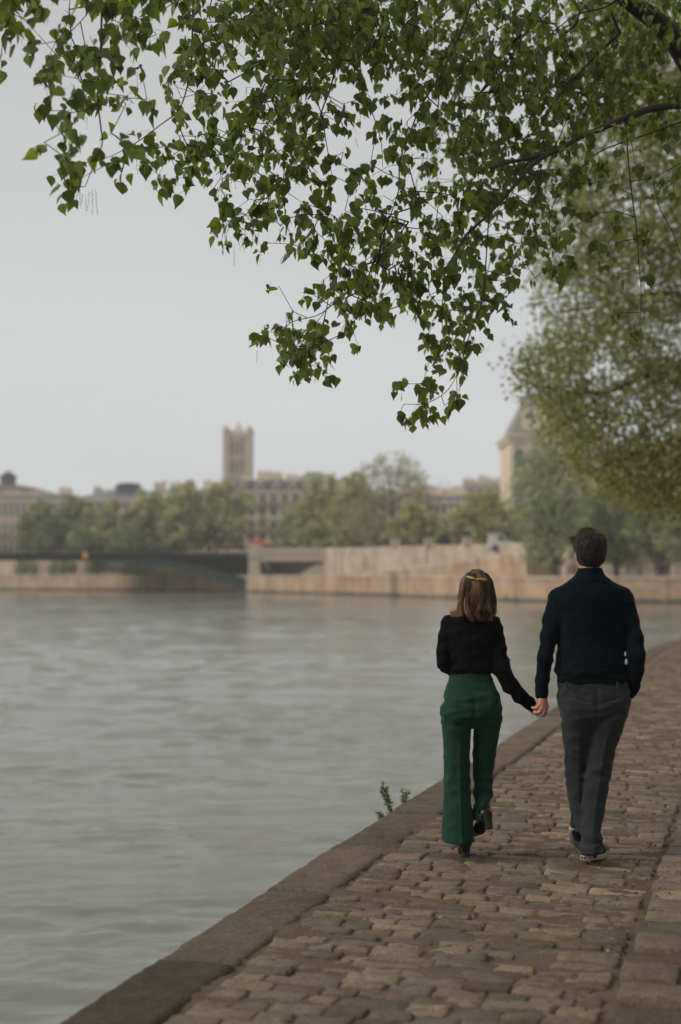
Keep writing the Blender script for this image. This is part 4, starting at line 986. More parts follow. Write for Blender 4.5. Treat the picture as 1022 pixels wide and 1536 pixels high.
# left hand in front
hand(wv_, wwl, [L(697, 1004, .235), L(697, 1007, .24), L(697, 1010, .24), L(696, 1013, .235)], .035,
     [[L(706, 1003, .25), L(711, 1005, .24), L(710, 1008, .225)], [L(706, 1007, .255), L(711, 1009, .245), L(709, 1012, .23)],
      [L(705, 1011, .255), L(710, 1013, .24), L(708, 1015, .23)], [L(703, 1014, .245), L(707, 1016, .235), L(706, 1018, .225)]],
     [L(692, 1001, .21), L(697, 997, .23), L(703, 997, .245)], r=.0078, thick=.011)
V, F = wv_.mesh(); link('body', mesh('body', relax(V, F, 1), F, M['skin'], True), wo)
for sx in (-1, 1):
    e = MB().lathe([(.001, -.011), (.008, -.008), (.011, 0), (.008, .008), (.001, .011)], 0, 0, 10).obj('eye', M['eyew'], wo, True); e.location = T(sx*.029, .068, -.012)
# sweater
sv = Vol((-.26, -.24, .78), (.44, .34, 1.46), .0042)
tt = [(917, 696, 728), (921, 686, 737), (926, 676, 744), (933, 669, 748), (945, 668, 747), (962, 669, 743), (985, 670, 739.5), (998, 670.5, 738.5), (1004, 671.5, 738.5), (1010, 674.5, 737.5)]
sp = prof([(1.02, 0, .098), (1.06, 0, .108), (1.12, 0, .106), (1.25, 0, .106), (1.33, -.005, .09), (1.37, -.01, .065), (1.4, -.01, .055)])
sv.stack(rows(L, S, tt, sp), .018, 2.3)
sv.chain([L(742, 936, 0), L(747, 960, -.01), L(750, 982, -.035), L(753, 1003, -.05), L(765, 1028, -.04), L(779, 1043, -.02), L(792, 1053.5, -.008)], [.040, .043, .047, .050, .045, .040, .034], .03, .02)
sv.cone(L(791, 1052, -.008), L(799, 1058, -.005), .035, .0335, .004)
sv.chain([L(673, 934, 0), L(668, 955, -.01), L(665.5, 978, -.03), L(665.5, 994, -.035), L(671, 1001, .02), L(681, 1005, .12), L(686, 1007, .17)], [.044, .039, .037, .037, .037, .036, .032], .026, .02)
def wsw(x, y, z):
    arm = np.clip((x-.14)/.03, 0, 1); low = np.clip((1.16-z)/.08, 0, 1)
    f = -.0035*ridge(fold1, x*.8, y*.8, z*1.6)-.003*low*ridge(fold2, x*1.2, y*1.2, z*.5)-.0045*arm*ridge(fold2, x*.5-z*.5, y*.5, z*.5+x*.5)-.001*fold3(x, y, z*.6)
    return f+.003
sv.warp(wsw); add_obj('sweater', sv, M['black'], wo)
# trousers
tv = Vol((-.24, -.28, .04), (.24, .34, 1.08), .0044)
tv.stack(rows(L, S, [(1005, 676, 737), (1012, 674.8, 738), (1019, 672.5, 740.5), (1030, 669, 745), (1045, 664.5, 750), (1060, 661, 753), (1070, 662, 752), (1084, 680, 735), (1092, 692, 724)],
     prof([(.72, .0, .04), (.76, -.01, .09), (.82, -.022, .132), (.9, -.018, .128), (.98, -.004, .104), (1.05, 0, .093)])), .018, 2.25)
wl_pr = prof([(.96, -.015, .085), (.9, -.02, .112), (.82, -.018, .128), (.7, .0, .11), (.45, .02, .095), (.3, .01, .10), (.1, -.01, .125)])
tv.stack(rows(L, S, [(1032, 676, 702), (1044, 668, 706), (1056, 662.5, 708), (1072, 660, 708.5), (1090, 662, 707), (1110, 664.3, 706.6), (1140, 666, 706), (1170, 666, 706.5), (1200, 665.3, 708), (1230, 663.5, 710), (1261, 662, 712.6)], wl_pr), .008, 2.1, crease=(.10, .14, .12, .72))
wr_pr = prof([(.96, -.015, .085), (.9, -.02, .112), (.82, -.015, .126), (.7, .03, .10), (.5, .08, .085), (.35, .06, .085), (.22, .0, .095)])
tv.stack(rows(L, S, [(1032, 714, 738), (1044, 710, 747), (1056, 708.5, 751.5), (1072, 709.5, 754), (1090, 711, 751.5), (1110, 710.3, 749), (1130, 709.7, 746.5), (1160, 711, 743), (1185, 712.3, 741), (1205, 711.2, 739), (1216, 709.8, 735), (1229, 709.5, 728)], wr_pr), .008, 2.1, crease=(.10, .14, -.1, .72))
def wtr(x, y, z):
    f = -.002*ridge(fold1, x*1.2, y, z*1.3)-.0014*ridge(fold1, x*1.2+1, y*1.2, z*.5)*np.clip((.7-z)/.1, 0, 1)
    f = f-.003*np.exp(-((z-.5)/.12)**2)*ridge(fold2, x*.5-z*.5, y*.4, z*.4)-.0042*np.clip((z-.70)/.06, 0, 1)*np.clip((.98-z)/.05, 0, 1)*ridge(fold2, x*.35+z*.2, y*.3, z*1.1)
    f = f+.0065*np.exp(-(x-.008)**2/.00016)*np.clip((z-.74)/.05, 0, 1)*np.clip((.96-z)/.06, 0, 1)*(y < 0)
    band = .0035*np.exp(-((z-.995)/.0035)**2)
    right = (x > .012)*np.clip((.5-z)/.15, 0, 1); f = f-.007*right*ridge(fold2, x*.5+z*.3, y*.5, z*.8)
    # back seam and darts
    for xd in (-.075, .085): f = f+.002*np.exp(-((x-xd)/.004)**2)*np.clip((z-.93)/.02, 0, 1)*(y < 0)
    return f+band+.003
tv.warp(wtr); add_obj('trousers', tv, M['greenc'], wo)
# heeled boots
def boot(heel, toe, ankle, lab=None):
    heel = np.array(heel, float); toe = np.array(toe, float); ankle = np.array(ankle, float)
    d = toe-heel; d /= np.linalg.norm(d); side = np.cross(d, [0, 0, 1]); side /= np.linalg.norm(side); up = np.cross(side, d)
    bv = Vol(np.minimum(np.minimum(heel, toe), ankle)-.09, np.maximum(np.maximum(heel, toe), ankle)+.09, .0042)
    h0 = heel+up*.085+d*.015; b0 = heel+(toe-heel)*.66+up*.032
    bv.cone(h0, ankle, .033, .036, .03); bv.cone(h0, b0, .034, .031, .02); bv.cone(b0, toe+up*.02, .031, .019, .02)
    b = add_obj('boot', bv, M['leather'], wo)
    V = []
    for h, k in ((0, .022), (.03, .021), (.085, .029)):
        V += [heel+d*(.004+a*k)+side*(c*k)+up*h for a, c in ((-.8, -1), (1, -1), (1, 1), (-.8, 1), (-1.05, .5), (-1.05, -.5))]
    F = [(5, 4, 3, 2, 1, 0), (12, 13, 14, 15, 16, 17)]+[(j*6+i, j*6+(i+1) % 6, (j+1)*6+(i+1) % 6, (j+1)*6+i) for j in (0, 1) for i in range(6)]
    MB().add(V, F).obj('heel', M['leather'], b); return b
boot(L(698.5, 1286.5, -.07), L(695, 1278, .16)*[1, 1, 0]+[0, 0, .0], L(699, 1252, -.02))
boot(L(733, 1243, -.10), L(715, 1255, .07), L(722, 1222, .03))
# hair
hv = Vol((-.2, -.22, 1.28), (.2, .2, 1.66), .004)
hv.ell(hc+[0, -.012, .018], (.088, .108, .096), .02)
rw = []
for py, xl, xr in ((868, 697.5, 732.5), (880, 694, 736.5), (893, 691.8, 740), (905, 691, 740.5), (915, 693, 740), (924, 697, 737), (931, 702, 729)):
    p0, p1 = L(xl, py, -.04), L(xr, py, -.04); rw.append((p0[2], (p0[0]+p1[0])/2, -.045, (p1[0]-p0[0])/2, .062))
hv.stack(rw, .02, 2.2); hv.ell(hc+[0, .128, -.045], (.076, .085, .105), .02, cut=True)
hv.warp(lambda x, y, z: -.005*ridge(fold2, x*1.6, y*1.0, z*.25)-.0015*fold3(x, y, z*.15)+.003)
V, F = hv.mesh(); V = relax(V, F, 1)
tn = (.55+.35*fold2(V[:, 0]*2.2, V[:, 1]*2, V[:, 2]*.25))*(1+.45*np.clip((1.5-V[:, 2])/.15, 0, 1.0))  # dark base tint paints in the shade between locks; ends lighter
hw = link('hair', mesh('hair', V, F, M['hair_w'], True, np.clip(tn, .3, 2.2)[:, None]*np.array([[1.05, 1, .95]])), wo)
C0 = hc+np.array([0, -.012, .018])
def curve_down(g, phi, zend, flare, wob, r0=1.0):
    P = []; zt = C0[2]+.09*math.cos(abs(phi)*.25); n = 9
    for k in range(n):
        t = k/(n-1); z = C0[2]+.07+(zend-C0[2]-.07)*t
        rx = np.interp(z, [1.33, 1.38, 1.45, 1.5, 1.56, 1.62], [.080, .092, .094, .093, .086, .045]); ry = np.interp(z, [1.33, 1.4, 1.5, 1.56, 1.62], [.062, .072, .108, .11, .05])
        cy = np.interp(z, [1.34, 1.45, 1.52], [-.045, -.035, -.012])
        x = C0[0]+.002+rx*math.sin(phi)*r0+wob[0]*math.sin(t*5+wob[1])*t; y = cy-ry*math.cos(phi)*r0
        P.append([x+flare*max(0, t-.75)**1.3*.25, y-abs(flare)*max(0, t-.8)*.06, z])
    return np.array(P)
LP_ = [0.]
def wst(g, i):
    phi = g.uniform(-1.75, 1.75); LP_[0] = phi; ze = 1.333+.018*(phi-.25)**2+g.uniform(-.004, .03); return spline(curve_down(g, phi, ze, g.normal(0, .35)+(-.35 if phi > .3 else -.15), (g.uniform(.004, .024), g.uniform(0, 6)), g.uniform(.97, 1.02)), 2)
V, F, T_ = strands(wst, 950, .0016, 3, 12, lambda g: np.array([1.15, .98, .86])*g.uniform(.5, 1.5)*(.22+2.6*(.5+.5*math.sin(LP_[0]*7.3+1.0)*math.cos(LP_[0]*2.9+.4))**2.2))
link('hair_strands', mesh('hair_strands', V, F, M['hair_w'], True, T_), hw)
def curl(g, i):
    c = i//20; gg = np.random.default_rng(300+c); phi = gg.uniform(-1.3, 1.3); LP_[0] = phi; z0 = gg.uniform(1.42, 1.47); ze = gg.uniform(1.318, 1.385); tw = gg.uniform(3, 6)*gg.choice([-1, 1]); ph = gg.uniform(0, 6); off = g.normal(0, .005, 3); P = []
    for k in range(12):
        t = k/11; z = z0+(ze-z0)*t; rx = .09-.012*t; P.append(np.array([C0[0]+rx*math.sin(phi)+.020*t*math.cos(tw*t+ph), -.045-(.062+.012*t)*math.cos(phi)+.014*t*math.sin(tw*t+ph)-.008, z])+off*(1+t*.4))
    return np.array(P)
V, F, T_ = strands(curl, 20*24, .0022, 3, 21, lambda g: np.array([1.35, 1.08, .95])*g.uniform(.6, 1.4)*(.3+2.8*(.5+.5*math.sin(LP_[0]*9+2.0))**2)); link('curls', mesh('curls', V, F, M['hair_w'], True, T_), hw)
# gathered lock below the clip, and the part lying on the left shoulder
def lock(g, i):
    z0 = L(714, 869, 0)[2]; x = L(713.5, 870, -.12)[0]+g.normal(0, .008); x1 = L(712, 900, 0)[0]+g.normal(-.008, .016); ze = L(712, g.uniform(893, 912), 0)[2]
    return spline([[x, C0[1]-.114, z0], [x+(x1-x)*.3, C0[1]-.134, z0-.03], [x+(x1-x)*.8, C0[1]-.134, z0-.08], [x1, C0[1]-.116, ze]], 3)
V, F, T_ = strands(lock, 150, .0019, 3, 13, lambda g: np.array([1.4, 1.2, 1.0])*g.uniform(1.2, 3.2)); link('tied_lock', mesh('tied_lock', V, F, M['hair_w'], True, T_), hw)
def shl(g, i):
    a = L(693+g.normal(0, 2), 905+g.normal(0, 4), -.05); e = L(g.uniform(675, 690), g.uniform(916, 923), -.06)
    return spline([a, (a*.55+e*.45)+[-.004, -.045, -.022], e+[.012, -.060, -.004], e+[-.006, -.055, .008*g.normal()]], 4)
V, F, T_ = strands(shl, 220, .0024, 3, 14, lambda g: np.array([1.5, 1.35, 1.05])*g.uniform(1.0, 3.4)); link('side_lock', mesh('side_lock', V, F, M['hair_w'], True, T_), hw)
# leaf-shaped gold clip
cl = MB(); 
for (x0, y0, x1, y1) in ((714, 868.5, 700, 864.5), (715.5, 868.5, 730, 870.5)):
    a = L(x0, y0, -.134); e = L(x1, y1, -.108); d = (e-a); Ln = np.linalg.norm(d); d /= Ln; upv = np.array([0, 0, 1.]); nn = np.cross(d, upv); nn /= np.linalg.norm(nn); nn = nn*(-1 if nn[1] > 0 else 1); wv2 = np.cross(nn, d)
    n = 9; V = []
    for k in range(n):
        t = k/(n-1); wd = .0105*math.sin(math.pi*(t*.93+.05))**.8; c = a+d*Ln*t+nn*(.006+.006*math.sin(math.pi*t))
        V += [c+wv2*wd, c+nn*.004, c-wv2*wd, c-nn*.003]
    F = []
    for k in range(n-1):
        for j in range(4): F.append((4*k+j, 4*k+(j+1) % 4, 4*k+4+(j+1) % 4, 4*k+4+j))
    F += [(0, 3, 2, 1), (4*n-4, 4*n-3, 4*n-2, 4*n-1)]; cl.add(V, F)
    for k in range(1, 7):
        t = k/7.5; c = a+d*Ln*t+nn*(.0105+.006*math.sin(math.pi*t)); 
        for sg in (-1, 1): cl.tube([c, c+d*.006+wv2*sg*.009*math.sin(math.pi*t)], [.0012, .0006], 4)
cl.tube([L(712, 868, -.136), L(717, 869, -.136)], [.004, .004], 6)
cl.obj('hair_clip', M['gold'], hw, True)
# ================================================================ distant people
PCOL = [(.03, .035, .045), (.12, .03, .03), (.35, .34, .33), (.05, .06, .1), (.2, .14, .09), (.02, .02, .02), (.3, .08, .06), (.1, .12, .1), (.45, .4, .35), (.04, .1, .14)]
PM = []
for i, c in enumerate(PCOL):
    m, nt, b = nmat('clothes'); v = objco(nt); sx = N(nt, 'ShaderNodeSeparateXYZ'); nt.links.new(v, sx.inputs[0])
    f1 = ramp(nt, sx.outputs[2], .84, .86); f2 = ramp(nt, sx.outputs[2], 1.49, 1.50)
    low = (.03, .035, .05) if i % 2 else (.06, .055, .05)
    c_ = mixc(nt, f1, low, c); c_ = mixc(nt, f2, c_, (.25, .15, .11)); nt.links.new(c_, b.inputs['Base Color']); b.inputs['Roughness'].default_value = .9; PM.append(m)
tm = []
for pose in (0, 1): V, F = tiny_mesh(pose); tm.append(mesh('person', V, F, PM[0], True))
CN = ['charcoal', 'dark red', 'pale grey', 'navy', 'tan', 'black', 'brick red', 'olive', 'cream', 'teal']
def far_person(pos, k, pose, rz, label, group):
    o = link('person', tm[pose], None, pos); o.rotation_euler = (0, 0, rz); o.material_slots[0].link = 'OBJECT'; o.material_slots[0].material = PM[k]
    props(o, label, 'person', group)
g = np.random.default_rng(77); seen = {}
spots = []
ORD = ['first', 'second', 'third', 'fourth', 'fifth', 'sixth', 'seventh', 'eighth', 'ninth', 'tenth', 'eleventh', 'twelfth', 'thirteenth', 'fourteenth', 'fifteenth', 'sixteenth', 'seventeenth', 'eighteenth', 'nineteenth', 'twentieth', 'twenty first', 'twenty second', 'twenty third', 'twenty fourth', 'twenty fifth', 'twenty sixth', 'twenty seventh', 'twenty eighth', 'twenty ninth', 'thirtieth', 'thirty first', 'thirty second', 'thirty third', 'thirty fourth']
xs = sorted(list(g.uniform(12, 368, 8))+list(g.uniform(150, 368, 22)))
for i, px in enumerate(xs):
    p = pt(px, 830, BD+g.uniform(.6, 3.2)); k = int(g.integers(0, 10))
    far_person((float(p[0]), float(p[1]), DZ+.01), k, int(g.integers(0, 2)), (1.57 if g.random() < .5 else -1.57)+g.normal(0, .3), f'person in {CN[k]} top crossing the iron bridge, {ORD[i]} from the left', 'people crossing the bridge')
for i, (px, k) in enumerate(((852, 6), (858, 5), (864, 3), (942, 0), (960, 3), (985, 5), (991, 0), (1003, 7))):
    D = 156+(i % 3)*2.0; p = pt(px, 860, D); sitting = ''
    far_person((float(p[0]), float(p[1]), LZ-.03), k, i % 2, g.uniform(0, 6), f'distant person in {CN[k]} top on the far right quay, {ORD[i]} from the left', 'people on the far right quay')
for i, (px, k) in enumerate(((395, 2), (410, 5), (478, 8), (312, 1))):
    p = pt(px, 860, 246 if px > 330 else 249); far_person((float(p[0]), float(p[1]), DZ+.02), k, i % 2, g.uniform(0, 6), ['person in pale grey top standing just right of the stone pillar', 'person in black top by the front of the red bus', 'person in cream top behind the parapet at the rear of the red bus', 'person in dark red top on the far pavement of the bridge'][i], 'people by the red bus')

# ================================================================ TREES
LEAFV = np.array([(0, 0, 0), (-.30, .06, .03), (-.46, .28, .05), (-.34, .55, .03), (-.13, .82, .0), (0, 1.08, -.05), (.13, .82, 0), (.34, .55, .03), (.46, .28, .05), (.30, .06, .03), (0, .40, -.02)])
LEAFF = np.array([(i, i+1, 10) for i in range(9)]+[(9, 0, 10)])[:, ::-1]
QUADV = np.array([(0, 0, 0), (-.42, .5, .08), (0, 1, 0), (.42, .5, .08)]); QUADF = np.array([(0, 1, 2), (0, 2, 3)])
def leaves(pos, tip, nrm, size, tint, tv=LEAFV, tf=LEAFF):
    tip = tip/np.linalg.norm(tip, axis=1)[:, None]; nrm = nrm-tip*(nrm*tip).sum(1)[:, None]; nrm /= np.linalg.norm(nrm, axis=1)[:, None]+1e-9
    sd_ = np.cross(tip, nrm); n = len(pos); s = size[:, None, None]
    V = pos[:, None]+s*(tv[None, :, 0, None]*sd_[:, None]+tv[None, :, 1, None]*tip[:, None]+(tv[None, :, 2, None]*RNG.uniform(-1, 4, n)[:, None, None])*nrm[:, None])
    F = (np.arange(n)[:, None, None]*len(tv)+tf[None]).reshape(-1, 3)
    return V.reshape(-1, 3), F, np.repeat(tint, len(tv), 0)
def bark(name, c): return surf(name, c, tuple(x*.55 for x in c), 3, .95, .02, 8, sc=(3, 3, .6))
M['bark'] = bark('poplar_bark', (.055, .045, .036)); M['bark2'] = bark('grey_bark', (.12, .10, .08)); M['twig'] = surf('twig_bark', (.03, .022, .018), (.022, .016, .013), 8, .8)

# ---- skeleton helper: limbs in photo px + depth -> world
class Tree:
    def __init__(s): s.P = []; s.par = []; s.r = []; s.pos = None
    def limb(s, pts, r0, r1, k=3, world=False):
        Q = spline(np.array(pts, float), k); W = Q if world else pt(Q[:, 0], Q[:, 1], Q[:, 2])
        best = -1
        if s.P:
            A = np.array(s.P); d = np.linalg.norm(A-W[0], axis=1); best = int(d.argmin())
        for i, w_ in enumerate(W): s.P.append(w_); s.par.append(best); best = len(s.P)-1; s.r.append(r0+(r1-r0)*i/(len(W)-1))
def tubes_from_tree(P, par, r, nside=5, minr=0):
    """one frustum per edge"""
    P = np.asarray(P); par = np.asarray(par); r = np.asarray(r); i = np.where(par >= 0)[0]; a = P[par[i]]; b = P[i]; ra = np.minimum(r[par[i]], r[i]*1.6); rb = r[i]
    ok = np.linalg.norm(b-a, axis=1) > 1e-5; a, b, ra, rb = a[ok], b[ok], ra[ok], rb[ok]
    t = b-a; t /= np.linalg.norm(t, axis=1)[:, None]; ref = np.where(np.abs(t[:, 2:3]) < .8, np.array([[0, 0, 1.]]), np.array([[1., 0, 0]]))
    u = np.cross(t, ref); u /= np.linalg.norm(u, axis=1)[:, None]; v = np.cross(t, u); q = np.arange(nside)*2*math.pi/nside
    c = u[:, None]*np.cos(q)[None, :, None]+v[:, None]*np.sin(q)[None, :, None]; ov = (t*rb[:, None]*.4)[:, None]
    V = np.concatenate([a[:, None]+c*ra[:, None, None]-ov, b[:, None]+c*rb[:, None, None]+ov], 1)
    f = np.array([(k, (k+1) % nside, nside+(k+1) % nside, nside+k) for k in range(nside)])
    return V.reshape(-1, 3), (np.arange(len(a))[:, None, None]*2*nside+f[None]).reshape(-1, 4)
def attach(P, par, r, B, rt=.0016):
    """join every sprig base to the nearest node already in the tree, nearest first"""
    P = list(P); par = list(par); r = list(r); B = np.asarray(B); n = len(B)
    A = np.array(P); d = np.full(n, 1e9); who = np.zeros(n, int)
    for j in range(0, len(A), 200):
        D = np.linalg.norm(B[:, None]-A[None, j:j+200], axis=2); m = D.argmin(1); dm = D[np.arange(n), m]; k = dm < d; d[k] = dm[k]; who[k] = m[k]+j
    done = np.zeros(n, bool); idx = np.zeros(n, int)
    for _ in range(n):
        i = int(np.where(done, 1e9, d).argmin()); a = np.array(P[who[i]]); b = B[i]; L_ = np.linalg.norm(b-a); p0 = who[i]
        k = max(1, int(L_/.12)); 
        for q in range(1, k+1):
            t = q/k; w_ = a+(b-a)*t; w_ = w_+np.array([0, 0, .12*L_*math.sin(math.pi*t)])+RNG.normal(0, .012, 3)*(q < k); P.append(w_); par.append(p0); r.append(rt); p0 = len(P)-1
        idx[i] = p0; done[i] = True
        dn = np.linalg.norm(B-b, axis=1); m = (dn < d) & ~done; d[m] = dn[m]; who[m] = p0
    # pipe model thickening
    w_ = np.zeros(len(P)); w_[idx] = 1
    for i in range(len(P)-1, -1, -1):
        if par[i] >= 0: w_[par[i]] += w_[i]
    r = np.maximum(np.array(r), 0); r2 = np.minimum(rt*np.maximum(w_, 1)**.36*.7+.0004, .012); n0 = len(A)
    r[n0:] = r2[n0:]; return np.array(P), par, r, idx

# ---- foreground poplar: branch layout (photo px, px, depth m)
tr_ = Tree()
TB = np.array([4.6, 10.6, 0.0])
tr_.limb([TB, TB+[.05, .1, 1.5], TB+[-.05, .05, 3.4], TB+[.1, 0, 5.4], TB+[.05, .2, 8.0], TB+[.2, 0, 10.5]], .23, .10, 4, True)
tr_.limb([(1190, 300, 10.4), (1110, 190, 10.2), (1065, 140, 10.1), (1030, 88, 10.0), (1008, 55, 9.95), (980, 28, 9.9), (940, -2, 9.8), (880, -50, 9.8), (760, -95, 9.6), (600, -120, 9.2), (450, -118, 8.6), (300, -105, 7.9), (150, -95, 7.1), (0, -85, 6.5), (-110, -60, 6.1)], .10, .010, 4)
n_ = len(tr_.r); tr_.r[-30:] = list(np.linspace(.042, .010, 30))
tr_.limb([(1200, 175, 10.5), (1100, 160, 10.0), (1022, 158, 9.6), (978, 163, 9.4), (938, 177, 9.3), (902, 193, 9.25), (868, 207, 9.2), (838, 224, 9.1), (800, 236, 9.05), (762, 244, 9.0), (738, 252, 8.9)], .030, .009, 4)
tr_.limb([(838, 224, 9.1), (808, 240, 9.0), (786, 262, 8.9), (770, 281, 8.9), (748, 306, 8.8), (722, 332, 8.7), (700, 352, 8.7), (676, 392, 8.6), (655, 425, 8.6)], .016, .004, 3)
L1 = [([(925, 0, 9.6), (905, 12, 9.6), (870, 20, 9.5), (842, 38, 9.4), (818, 62, 9.3)], .009), ([(930, 50, 9.7), (893, 84, 9.6), (868, 112, 9.5), (846, 134, 9.4), (826, 162, 9.3), (808, 188, 9.2), (788, 212, 9.2)], .010),
 ([(940, 184, 9.3), (942, 232, 9.2), (948, 292, 9.1), (955, 342, 9.05), (958, 388, 9.0), (962, 438, 9.0), (960, 484, 9.0)], .0055), ([(1060, 176, 9.5), (1018, 184, 9.4), (982, 198, 9.4), (930, 215, 9.3), (896, 230, 9.2), (872, 252, 9.2), (848, 278, 9.1), (831, 304, 9.1), (824, 340, 9.0), (830, 370, 9.0), (846, 396, 9.0)], .006),
 ([(850, -60, 9.7), (838, -2, 9.5), (790, 49, 9.3), (767, 83, 9.2), (752, 113, 9.1), (749, 170, 9.0), (748, 228, 9.0)], .007), ([(780, -90, 9.6), (720, -20, 9.4), (673, 15, 9.2), (632, 56, 9.1), (609, 86, 9.0)], .006),
 ([(740, -95, 9.5), (700, 25, 9.2), (690, 49, 9.1), (666, 105, 8.9), (632, 158, 8.8), (617, 195, 8.7), (600, 240, 8.6), (598, 286, 8.5), (579, 342, 8.4), (568, 383, 8.3), (561, 428, 8.3)], .008),
 ([(540, -118, 9.0), (512, 56, 8.7), (497, 128, 8.5), (482, 169, 8.4), (467, 225, 8.3), (440, 259, 8.2), (391, 304, 8.0), (352, 335, 7.9)], .0065), ([(455, -115, 8.7), (463, 60, 8.5), (464, 120, 8.4), (482, 169, 8.3), (489, 210, 8.2), (498, 263, 8.2)], .006),
 ([(600, -118, 9.2), (540, 20, 8.9), (532, 113, 8.8), (560, 173, 8.7), (572, 214, 8.6), (574, 250, 8.6)], .005),
 ([(165, -95, 7.2), (154, 0, 6.7), (152, 60, 6.5), (149, 110, 6.4), (147, 150, 6.4), (152, 195, 6.4), (153, 218, 6.4), (139, 252, 6.4), (128, 280, 6.4)], .0062), ([(180, -60, 7.0), (140, 8, 6.7), (112, 42, 6.5), (84, 62, 6.4)], .004), ([(148, 122, 6.4), (138, 122, 6.4), (126, 120, 6.4)], .002),
 ([(147, 157, 6.4), (126, 166, 6.4), (97, 173, 6.4), (88, 200, 6.4)], .0024), ([(150, 138, 6.4), (166, 141, 6.4), (190, 145, 6.4), (200, 155, 6.4)], .0022), ([(70, -75, 6.8), (40, -10, 6.5), (18, 20, 6.4), (4, 60, 6.4)], .004),
 ([(300, -105, 8.0), (290, 0, 7.7), (288, 80, 7.5), (281, 130, 7.4), (268, 165, 7.3), (240, 188, 7.2), (203, 215, 7.1), (168, 234, 7.0)], .0055), ([(330, -60, 8.0), (313, 20, 7.7), (300, 50, 7.6), (286, 82, 7.5)], .004), ([(400, 120, 8.4), (372, 185, 8.2), (350, 232, 8.0), (325, 262, 7.9)], .004),
 ([(613, 333, 8.5), (594, 357, 8.4), (561, 390, 8.4), (545, 450, 8.3), (523, 493, 8.2), (482, 515, 8.1), (440, 528, 8.0)], .005), ([(520, 440, 8.3), (497, 459, 8.2), (474, 474, 8.1), (436, 484, 8.0), (414, 512, 8.0)], .0035),
 ([(706, 340, 8.7), (700, 366, 8.7), (690, 384, 8.7), (684, 430, 8.6)], .004), ([(735, 300, 8.8), (730, 380, 8.8), (724, 450, 8.7), (713, 480, 8.7), (702, 510, 8.6), (690, 550, 8.6), (672, 585, 8.5), (640, 605, 8.5), (606, 606, 8.5)], .0045),
 ([(665, 425, 8.6), (664, 470, 8.6), (666, 510, 8.5), (690, 530, 8.5)], .003), ([(890, 100, 9.7), (850, 180, 9.6), (800, 310, 9.4), (790, 360, 9.3), (782, 400, 9.3)], .004), ([(1040, 250, 9.8), (985, 290, 9.7), (1010, 350, 9.7), (1024, 390, 9.7)], .004)]
for P_, r_ in L1: tr_.limb(P_, r_, .0018, 3)
DM = """76547864689999999999999958888888 88
542126851699999999999988999999 999
217576437766899999999999999999 998
0067 2530697669988788 99999999998
00270440784388734468888999999998
0046151043288886423688998899887 7
00271124566887831379999889754433
0024466 588678665317889999853442 33
0047021330 4776755552778888963332 22
00060000004344632447668888332111 11
0002000001 7676456777677777145111 33
0000000000 1324578775777777714111 31
000000000000000 687566476 643211 31
000000000000003 588775587100001 10
00000000000000 32488877787500002 10
000000000000 27743000056 42000040 00
000000000000 2886200007720000000 00
00000000000000 720000377000000000
000000000000000000 35650000000000
000000000000000000 37500000000000"""
DMR = [l.replace(' ', '') for l in DM.split('\n')]
DMR = [(l+'0'*32)[:32] for l in DMR]
DMR[12] = '0000000000000002'[:15]+'687566478643120310'[:17]; DMR[13] = '0000000000000205'[:15]+'5887755861240210x'[:17].replace('x', '0')
DMR[14] = '000000000000032488877786'+'00000200'; DMR[15] = '000000000000277430006642'+'00000400'; DMR[16] = '000000000000288620007720'+'00000000'; DMR[17] = '00000000000000720000370'+'000000000'; DMR[18] = '000000000000000000356500'+'00000000'; DMR[19] = '000000000000000000375000'+'00000000'
cells = []
for r0 in range(-7, 0):
    for c0 in range(-3, 38): cells.append((c0, r0, 3 if r0 < -1 else 6))
for r0, l in enumerate(DMR):
    for c0, ch in enumerate(l):
        if ch != '0': cells.append((c0, r0, int(ch)))
    if r0 < 8:
        for c0 in (32, 33, 34, 35, 36): cells.append((c0, r0, 6))
g = np.random.default_rng(5); B = []; SP = []
DEP = lambda x: float(np.interp(x, [0, 150, 300, 450, 600, 750, 1020, 1200], [6.4, 6.45, 7.5, 8.2, 8.5, 8.8, 9.3, 9.8]))
COV = {1: .07, 2: .16, 3: .27, 4: .38, 5: .50, 6: .62, 7: .73, 8: .86, 9: .95}
for c0, r0, dg in cells:
    dep = DEP(c0*32+16); lp = .066*2133/dep; n = (1.5 if c0 > 17 and r0 < 9 else 1.85)*-math.log(1-COV[dg])*1024/(.30*lp*lp)*(.6 if r0 < -1 else 1); m_ = 6.5; ns = n/m_; ns = int(ns)+(g.random() < ns % 1)
    for _ in range(ns):
        x = (c0+g.random())*32; y = (r0+g.random())*32-11; d = dep+(g.normal(0, .18) if dg < 7 else g.uniform(-.35, 1.2) if c0 < 20 else g.uniform(.25, 2.1))
        B.append(pt(x, y, d)); SP.append(int(max(2, g.poisson(m_))))
B = np.array(B); P_, par_, r_, idx = attach(tr_.P, tr_.par, tr_.r, B)
pos, tip, nrm, size, tint = [], [], [], [], []; LP = []
base_t = np.array([1.0, 1.0, 1.0]); stalks = []
